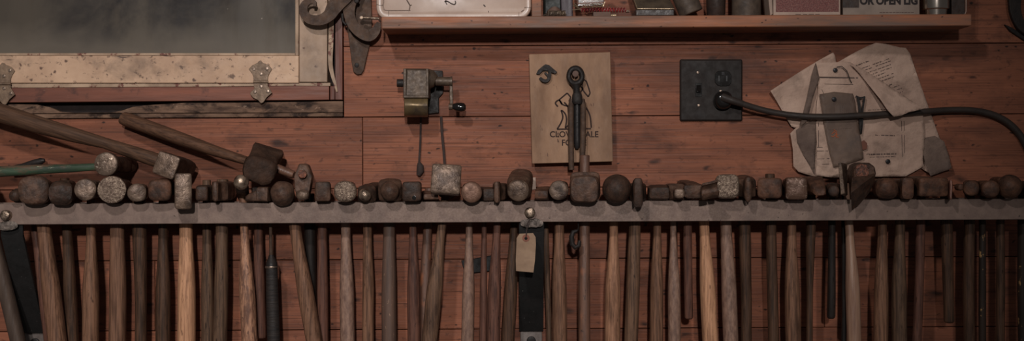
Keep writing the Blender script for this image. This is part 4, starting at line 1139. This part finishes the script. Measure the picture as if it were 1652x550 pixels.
o, d = sheet('plastic_sleeve', [(1322, 152), (1346, 148), (1376, 151), (1380, 165), (1384, 200), (1391, 236), (1393, 256), (1360, 267), (1345, 270), (1338, 245), (1330, 205)], -.0240, .0015, 7.1, 'card')
tag(o, 'grubby grey plastic sleeve with an orange scribble, pinned amid the papers', 'sleeve')
print_lines(o, d, [(1346, 166 + k * 0, 1347, 184, .9) for k in range(1)] + [(1356 + 3 * k, 160, 1357 + 3 * k, 183, .7) for k in range(8)] + [(1336, 209, 1376, 206, .8)], seed=9, name='ruling')
b = B()
for pts in ([(1342, 216), (1346, 212), (1349, 216), (1344, 221), (1341, 219)], [(1345, 209), (1350, 212), (1349, 222)], [(1352, 216), (1348, 219), (1353, 222)]):
    for p, q_ in zip(pts, pts[1:]):
        b.ribbon([p, q_], [1.0, 1.0], min(d(*p), d(*q_)) - .0012, min(d(*p), d(*q_)) - .0006, 1)
b.done('scribble', 'redink', o, smooth=False)

o, d = sheet('paper_sheet', [(1493, 222), (1508, 219), (1523, 228), (1531, 252), (1535.5, 272), (1520, 277), (1501, 284), (1492, 262), (1488, 240)], -.0120, .004, 8.3, 'paper2', bend=lambda x, y: -.010 * max(0, (y - 250) / 30))
tag(o, 'smudged grey torn corner curling out at the bottom edge of the papers', 'paper', PG)
b = B()
b.ribbon([(1384, 157), (1387, 175), (1388, 198), (1389, 216)], [4, 4.5, 4, 2], -.0262, -.0245); b.ribbon([(1395, 157), (1392, 176), (1391, 200), (1389.5, 216)], [2.5, 3, 3, 2], -.0262, -.0245)
b.ribbon([(1381, 155), (1388, 158), (1396, 156)], [2.5, 3.5, 2.5], -.0265, -.0245)
cl = one(b, 'paper_clip', 'iron2', 'narrow black metal clip shaped like a V on the papers under the cable', 'clip')
b = B(); b.ppx([(1389, 229), (1394, 226), (1399, 231), (1399, 240), (1393, 242), (1390, 240)], -.0245, -.0235)
one(b, 'cardboard_scrap', 'rust_card', 'tiny rust-coloured card scrap on the papers below the black clip', 'scrap')
for x, y, dd, lb in ((1348, 113, -.020, 'black round pin near the peak of the folded papers'), (1346, 160, -.0265, 'black round pin at the top of the grey plastic sleeve'), (1433, 260.5, -.0215, 'black round pin low on the large front sheet')):
    b = B(); b.disc(W(x, y, dd - .002), .0042, .003, 16, dome=.3); b.tube([W(x, y, dd), W(x, y, -.0004)], .0008, 6)
    one(b, 'push_pin', 'pin', lb, 'pin', 'black pins in the papers')
b = B(); b.tube([W(1350, 108, -.022), W(1358, 107, -.024), W(1366, 114, -.024), W(1371, 128, -.023), W(1374, 134, -.022)], .0008, 8)
one(b, 'wire_loop', 'iron2', 'thin bent wire beside the uppermost pin on the papers', 'wire')

b = B(); b.ppx([(853, 287), (864, 286), (864.5, 305), (857.5, 306)], -.004, -.0003)
one(b, 'paper_scrap', 'white', 'small white paper scrap on the wall behind the round-faced hammer over the tag', 'paper')

# tag hanging from the middle bolt, thin hook on the rail
r = thing('paper_tag', W(848, 439, -.128), 'manila tag with a red-ringed hole, hanging by a string from the middle rail bolt', 'tag')
TGY = -.1265
b = B(); b.ppx([(838, 377), (860, 376), (864, 382.5), (864.5, 394), (863, 420), (860.5, 439.5), (832.5, 437), (832, 420), (833, 396), (833.5, 384)], TGY, TGY + .0006)
tg = b.done('card', 'tag', r)
b = B(); b.disc(W(848.5, 384, TGY - .0007), .0064, .0006, 22, dome=.05); rg = b.done('hole_ring', 'ring', tg)
b = B(); b.disc(W(848.5, 384.5, TGY - .0011), .0027, .0003, 16, dome=.05); b.done('hole', 'gloss', rg)
b = B(); b.tube([W(855, 352, -.131), W(851, 360, -.1315), W(849, 370, -.130), W(848.5, 384, -.1282)], .0008, 8); b.tube([W(855, 352, -.131), W(853.5, 362, -.1315), W(850, 372, -.130), W(848.5, 383, -.1282)], .0007, 8); b.done('string', 'cordm', r)
r = thing('wire_hook', W(926, 402, -.10), 'rusty wire hook with a loop, hanging from the rail beneath the rough mallet', 'hook')
b = B(); b.tube([W(933, 352, -.098), W(933, 366, -.098), W(932, 372, -.098)], .0008, 8)
b.tube([W(p[0], p[1], -.096) for p in ((931, 372), (925, 374), (922, 382), (923, 393), (928, 399), (934, 396), (935, 388))], [.003, .0042, .0048, .0048, .0046, .004, .003], 12)
b.done('loop', 'iron2', r)

# poker with a wrapped grip hanging between the handles
r = thing('poker', W(440, 600, -.07), 'black wrapped grip on a thin steel shaft hanging among the wooden handles', 'poker')
b = B(); b.tube([W(435, 318, -.085), W(436.5, 362, -.078), W(437, 395, -.072), W(437.5, 416, -.070)], [.0026, .003, .003, .0036], 12); b.done('shaft', 'iron', r)
b = B(); b.tube([W(437.5, 411, -.070), W(437.8, 416, -.070), W(438, 422, -.070), W(438.2, 429, -.070)], [.004, .006, .0092, .0106], 18); fr = b.done('ferrule', 'iron2', r)
b = B(); b.tube([W(438.2, 429, -.070), W(438.2, 430.5, -.070), W(438.3, 432, -.070)], [.0112, .0116, .0112], 18); b.done('ferrule_ring', 'screw', fr)
b = B(); b.tube([W(438.3, 432, -.070), W(439, 460, -.070), W(440, 500, -.070), W(442, 560, -.070), W(443, 598, -.070), W(443, 601, -.070)], [.0102, .0108, .0112, .0116, .011, .006], 20); b.done('grip', 'leather', r)

# dark bits lying behind
b = B(); b.tube([W(18, 270.5, -.026), W(35, 268, -.026), W(52, 263.5, -.026), W(66, 260, -.026), W(72, 258.5, -.026)], [.0035, .0045, .0060, .0062, .0035], 16)
one(b, 'chisel', 'iron2', 'dark rounded tool end resting against the wall above the green haft', 'tool')
b = B(); b.ppx([(744, 420), (765, 417), (800, 411), (803, 436), (775, 439), (750, 442)], -.010, -.005)
one(b, 'scraper', 'strap', 'flat dark steel scraper blade against the wall behind the handles', 'scraper', bevel=.001)

# ------------------------------------------------------------------ things on the shelf
def on_shelf(px, y): return Vector((W(px, 20, y).x, y, SZ1 + .0003))
YF = -.088
ZT = SZ1 + .0003
def sx(px, y=YF): return W(px, 20, y).x
def sbox(b, x0, x1, y0, y1, z0, z1): return b.box(x0, x1, y0, y1, ZT + z0, ZT + z1)

# cream enamelled tray standing on edge
TR = -.060
r = thing('enamel_tray', on_shelf(732, TR), 'cream enamelled tray with rounded corners standing on the shelf, scribbled in pen', 'tray')
xa, xb_ = sx(607, TR), sx(857, TR)
def rr3(x0, x1, z0, z1, rad, y, n=7):
    o = []
    for cx, cz, a0 in ((x1 - rad, z0 + rad, -90), (x1 - rad, z1 - rad, 0), (x0 + rad, z1 - rad, 90), (x0 + rad, z0 + rad, 180)):
        for k in range(n + 1):
            t = math.radians(a0 + 90 * k / n); o.append(Vector((cx + rad * math.cos(t), y, cz + rad * math.sin(t))))
    return o
b = B(); rings = []
for ins, y in ((0, TR + .022), (0, TR + .003), (.0012, TR + .0006), (.003, TR), (.0095, TR), (.0112, TR + .0012), (.0125, TR + .0022)):
    rings.append(b.ring(rr3(xa + ins, xb_ - ins, ZT + ins, ZT + .17 - ins, max(.006, .022 - ins), y)))
for p, q_ in zip(rings, rings[1:]): b.bridge(p, q_)
b.bm.faces.new(rings[-1]); b.bm.faces.new(rings[0][::-1]); b.done('dish', 'enamel', r, sharp=60)
def pen(b, pts, w, y): b.ribbon(pts, [w] * len(pts), y, y + .0002, 4)
b = B(); py_ = TR + .0016
pen(b, [(717, 2.5), (722, 2), (728, 5.5), (733, 7), (735, 4), (734, 1)], 1.3, py_ - .0012); pen(b, [(720, -4), (719, 3), (721, 7)], 1.2, py_ - .0012); pen(b, [(780, 7.5), (783, 10.5)], 1.4, py_ - .0012)
b.done('lettering', 'black', r, smooth=False)
b = B()
pen(b, [(618, 8), (619, 13), (624, 16.5), (662, 16.5)], .7, py_ - .0012); pen(b, [(607, 7), (618, 7.5), (618, -12)], .7, py_ - .0022)
pen(b, [(656, 0), (661, 8), (664, 7.5)], 1.0, py_ - .0012); pen(b, [(660, 16), (661, 8), (655, -2)], 1.2, py_ - .0012); pen(b, [(627, 26), (627, 17)], .6, py_ - .0022)
pen(b, [(787.5, 17.5), (788.5, 20)], 1.0, py_ - .0012); pen(b, [(841, 19), (845, 16)], 1.2, py_ - .0012); pen(b, [(837, 26), (837, 20)], .6, py_ - .0022); pen(b, [(846, 12), (856, 12)], .6, py_ - .0022)
b.done('drawing', 'ink', r, smooth=False)

b = B(); sbox(b, sx(877, -.035), sx(907, -.035), -.035, -.006, 0, .11)
one(b, 'storage_tin', 'darkgreen', 'dark green tin standing beside the shelf divider, behind the coil of wire', 'tin', bevel=.004)
b = B()
pts = []
for k in range(100):
    t = k / 99; a_ = t * 2 * math.pi * 12
    pts.append(Vector((sx(884) + (sx(913) - sx(884)) * t, -.082 + .0045 * math.cos(a_), ZT + .0062 + .0048 * math.sin(a_))))
pts = [Vector((sx(876), -.082, ZT + .003))] + pts
b.tube(pts, .0011, 6); one(b, 'coil_spring', 'coil', 'dull loose coil of spring wire lying at the shelf edge by the divider', 'spring')
b = B()
secs = [(Vector((sx(893 + k), -.053, ZT + z)), X, Vector((0, 1, 0)), a_, .013, 2.2) for k, (z, a_) in enumerate(((.0002, .012), (.008, .014), (.016, .012), (.021, .005)))]
b.loft(secs, 20).jit(.002, 80, 3); one(b, 'wax_lump', 'kraft', 'brown lump behind the loose coil of wire on the shelf', 'lump')
b = B(); b.prism([Vector((sx(906), -.074, ZT + .0005)), Vector((sx(925), -.074, ZT + .0003)), Vector((sx(924), -.070, ZT + .09)), Vector((sx(904), -.070, ZT + .09))], .012)
one(b, 'plastic_bag', 'lilac', 'ribbed lilac plastic packet standing between the coil and the clear pack', 'packet', bevel=.002)
# clear blister pack resting on the red spring
r = thing('blister_pack', Vector((sx(949), -.075, ZT + .016)), 'clear plastic blister pack with glinting edges lying over the red spring', 'pack')
z_ = .0215
b = B(); b.prism([Vector((sx(932), -.086, ZT + z_ + .001)), Vector((sx(975), -.086, ZT + z_ + .003)), Vector((sx(978), -.086, ZT + .06)), Vector((sx(931), -.086, ZT + .06))], .03); b.done('shell', 'clear', r, bevel=.002)
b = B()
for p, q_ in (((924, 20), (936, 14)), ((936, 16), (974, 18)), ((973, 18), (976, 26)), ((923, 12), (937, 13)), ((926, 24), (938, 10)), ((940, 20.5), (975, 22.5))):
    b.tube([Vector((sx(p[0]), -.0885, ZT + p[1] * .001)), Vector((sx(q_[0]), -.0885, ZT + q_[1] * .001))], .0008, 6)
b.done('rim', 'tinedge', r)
b = B(); pts = []
for k in range(220):
    t = k / 219; a_ = t * 2 * math.pi * 16
    pts.append(Vector((sx(936) + (sx(1012) - sx(936)) * t, -.074 + .0036 * math.cos(a_), ZT + .0140 - .001 * t + .0036 * math.sin(a_))))
b.tube(pts, .0010, 6)
r = thing('coil_spring', Vector((sx(974), -.074, ZT)), 'red coil spring with a silver end lying on a brown card, under the clear pack', 'spring')
b.done('coil', 'red', r)
b = B(); b.tube([Vector((sx(1011), -.074, ZT + .0105)), Vector((sx(1016), -.074, ZT + .0105))], .0026, 10); b.done('end_fitting', 'bolt', r)
b = B(); sbox(b, sx(957), sx(985), -.090, -.055, 0, .0082); one(b, 'card_box', 'kraft', 'small flat brown card box under the red spring', 'box', bevel=.0008)
b = B(); b.tube([Vector((sx(985.5), -.086, ZT + .0022)), Vector((sx(994), -.086, ZT + .0022))], .0021, 12); one(b, 'brass_stub', 'tinedge', 'tiny pale metal stub beside the flat brown card box', 'fitting')
# hinged brown tin
r = thing('hinged_tin', Vector((sx(1056), -.07, ZT)), 'brown hinged tin with a sloping lid and bright worn lid edge', 'tin')
b = B(); sbox(b, sx(1025), sx(1088), -.090, -.020, 0, .0125); b.done('box', 'jar', r, bevel=.002)
b = B()
b.prism([Vector((sx(1028), -.0915, ZT + .0128)), Vector((sx(1088), -.0915, ZT + .0128)), Vector((sx(1077), -.060, ZT + .050)), Vector((sx(1020), -.060, ZT + .050))], .030); ld = b.done('lid', 'tin', r, bevel=.002)
b = B(); b.tube([Vector((sx(1028), -.0915, ZT + .0128)), Vector((sx(1087), -.0915, ZT + .0124))], .0011, 8); b.tube([Vector((sx(1028), -.0915, ZT + .0128)), Vector((sx(1020), -.061, ZT + .049))], .001, 8); b.done('lid_edge', 'tinedge', ld)
# can tipped over, leaning on the tin
b = B(); ax = Vector((-.40, 0, 1)).normalized(); ux = Vector((1, 0, .40)).normalized()
c0 = Vector((sx(1119), -.060, ZT + .012))
b.loft([(c0 + ax * t, ux, Vector((0, 1, 0)), .0215 * k, .0215 * k, 2) for t, k in ((0, .97), (.0015, 1.02), (.004, 1), (.09, 1), (.092, .97))], 30)
mz = min(v.co.z for v in b.bm.verts)
for v in b.bm.verts: v.co.z += ZT + .0002 - mz
one(b, 'tin_can', 'grime', 'grimy can tipped at a slant against the hinged tin', 'can')
b = B(); b.loft([(Vector((sx(1155, -.045), -.045, ZT + z)), X, Vector((0, 1, 0)), q, q, 2) for z, q in ((0, .014), (.003, .0165), (.05, .018), (.10, .018), (.11, .012), (.13, .009))], 26)
one(b, 'bottle', 'jar', 'dark rusty bottle standing between the tipped can and the upright can', 'bottle')
b = B(); b.loft([(Vector((sx(1204, -.06), -.06, ZT + z)), X, Vector((0, 1, 0)), q, q, 2) for z, q in ((0, .0255), (.0015, .027), (.004, .027), (.006, .0258), (.11, .0258), (.113, .027), (.115, .026))], 34)
one(b, 'tin_can', 'grime', 'upright grey-brown can next to the box with the red panel', 'can')
b = B(); b.prism([Vector((sx(1243), -.086, ZT)), Vector((sx(1247), -.086, ZT + .003)), Vector((sx(1244.5), -.086, ZT + .09)), Vector((sx(1234.5), -.086, ZT + .09))], .05)
one(b, 'folded_card', 'white', 'folded cream card leaning on the box with the red panel', 'card', bevel=.0006)
r = thing('matchbox', Vector((sx(1302), -.07, ZT)), 'white cardboard box with a large dotted red panel on the shelf', 'box')
b = B(); sbox(b, sx(1247.5), sx(1356), -.089, -.040, 0, .10); b.done('carton', 'white', r, bevel=.0015)
b = B(); sbox(b, sx(1251.5), sx(1353), -.0893, -.0888, .0062, .096); b.done('red_panel', 'hatch', r, smooth=False)
b = B()
for x0, x1 in ((1283, 1292), (1295, 1302), (1304, 1313), (1315, 1322)): sbox(b, sx(x0), sx(x1), -.0893, -.0888, .0013, .0023)
b.done('print', 'ink', r, smooth=False)
SGY = -.078
r = thing('cardboard_sign', Vector((sx(1422, SGY), SGY, ZT)), 'grey white card with bold black lettering, next to the chrome cylinder', 'sign')
b = B(); b.box(sx(1360, SGY), sx(1483.5, SGY), SGY, SGY + .012, ZT, ZT + .08); b.done('card', 'signcard', r, bevel=.0006)
b = B(); text_into(b, 'OR OPEN LIG', 1387, 1480.5, -6, 7.8, SGY - .0004, bold=.05); b.done('lettering', 'black', r, smooth=False)
b = B(); b.box(sx(1360, SGY), sx(1386, SGY), SGY - .0003, SGY, ZT + .0145, ZT + .055); b.done('dark_band', 'jar', r, smooth=False)
b = B()
rnd = random.Random(5); xx = 1419
while xx < 1473:
    w_ = rnd.uniform(2, 5); b.box(sx(xx, SGY), sx(xx + w_, SGY), SGY - .0003, SGY, ZT + .0050, ZT + .0064); xx += w_ + 1
b.done('print', 'ink', r, smooth=False)
b = B(); b.loft([(Vector((sx(1509, -.072), -.072, ZT + z)), X, Vector((0, 1, 0)), q, q, 2) for z, q in ((0, .0165), (.0006, .0195), (.010, .0205), (.0115, .0235), (.013, .0238), (.05, .0238), (.09, .0238), (.092, .022))], 40)
one(b, 'chrome_canister', 'chrome', 'shiny chrome cylinder standing on the shelf beside the lettered card', 'canister')
r = thing('storage_box', Vector((sx(1545, -.06), -.06, ZT)), 'dark box with a pale edge, last thing on the shelf', 'box')
b = B(); b.box(sx(1535, -.07), sx(1557, -.07), -.07, -.02, ZT, ZT + .09); b.done('carton', 'jar', r, bevel=.001)
b = B(); b.tube([Vector((sx(1556, -.0715), -.0715, ZT + .001)), Vector((sx(1558.5, -.0715), -.0715, ZT + .008)), Vector((sx(1559, -.0715), -.0715, ZT + .09))], .0009, 8); b.done('edge_strip', 'white', r)

# ------------------------------------------------------------------ light, camera, view
def lamp(name, kind, loc, energy, color, size, target=None):
    l = bpy.data.lights.new(name, kind); l.energy = energy; l.color = color
    if kind == 'AREA': l.shape = 'DISK'; l.size = size
    else: l.shadow_soft_size = size
    o = bpy.data.objects.new(name, l); C.objects.link(o); o.location = loc
    if target is not None:
        o.rotation_euler = (Vector(target) - Vector(loc)).to_track_quat('-Z', 'Y').to_euler()
    return o


work = lamp('work_lamp', 'SPOT', (.10, -5.4, Z0 + 1.10), 415.0, (1.0, .96, .93), .10, (-.46, 0, Z0 + .16))
work.data.spot_size = math.radians(34); work.data.spot_blend = 1.0
ceil = lamp('ceiling_lamp', 'SPOT', (-.55, -2.15, Z0 + 1.22), 62.0, (1.0, .97, .95), .06, (-.42, 0, Z0 + .14))
ceil.data.spot_size = math.radians(84); ceil.data.spot_blend = 1.0
w = bpy.data.worlds.new('dim_room'); bpy.context.scene.world = w; w.use_nodes = True
bg = next(n for n in w.node_tree.nodes if n.type == 'BACKGROUND')
bg.inputs[0].default_value = (1.0, .96, .95, 1); bg.inputs[1].default_value = .048

cam = bpy.data.cameras.new('camera'); co = bpy.data.objects.new('camera', cam); C.objects.link(co)
cam.sensor_width = 36; cam.sensor_fit = 'HORIZONTAL'; cam.lens = 36 * D / (1652 * S); cam.clip_start = .05
co.matrix_world = Matrix.Translation((0, -D, Z0)) @ Matrix.Rotation(math.radians(90), 4, 'X') @ Matrix.Rotation(-TH, 4, 'Z')
sc = bpy.context.scene; sc.camera = co
sc.view_settings.view_transform = 'Standard'; sc.view_settings.look = 'None'; sc.view_settings.gamma = 1.0
sc.view_settings.exposure = 0.0; sc.view_settings.use_curve_mapping = False
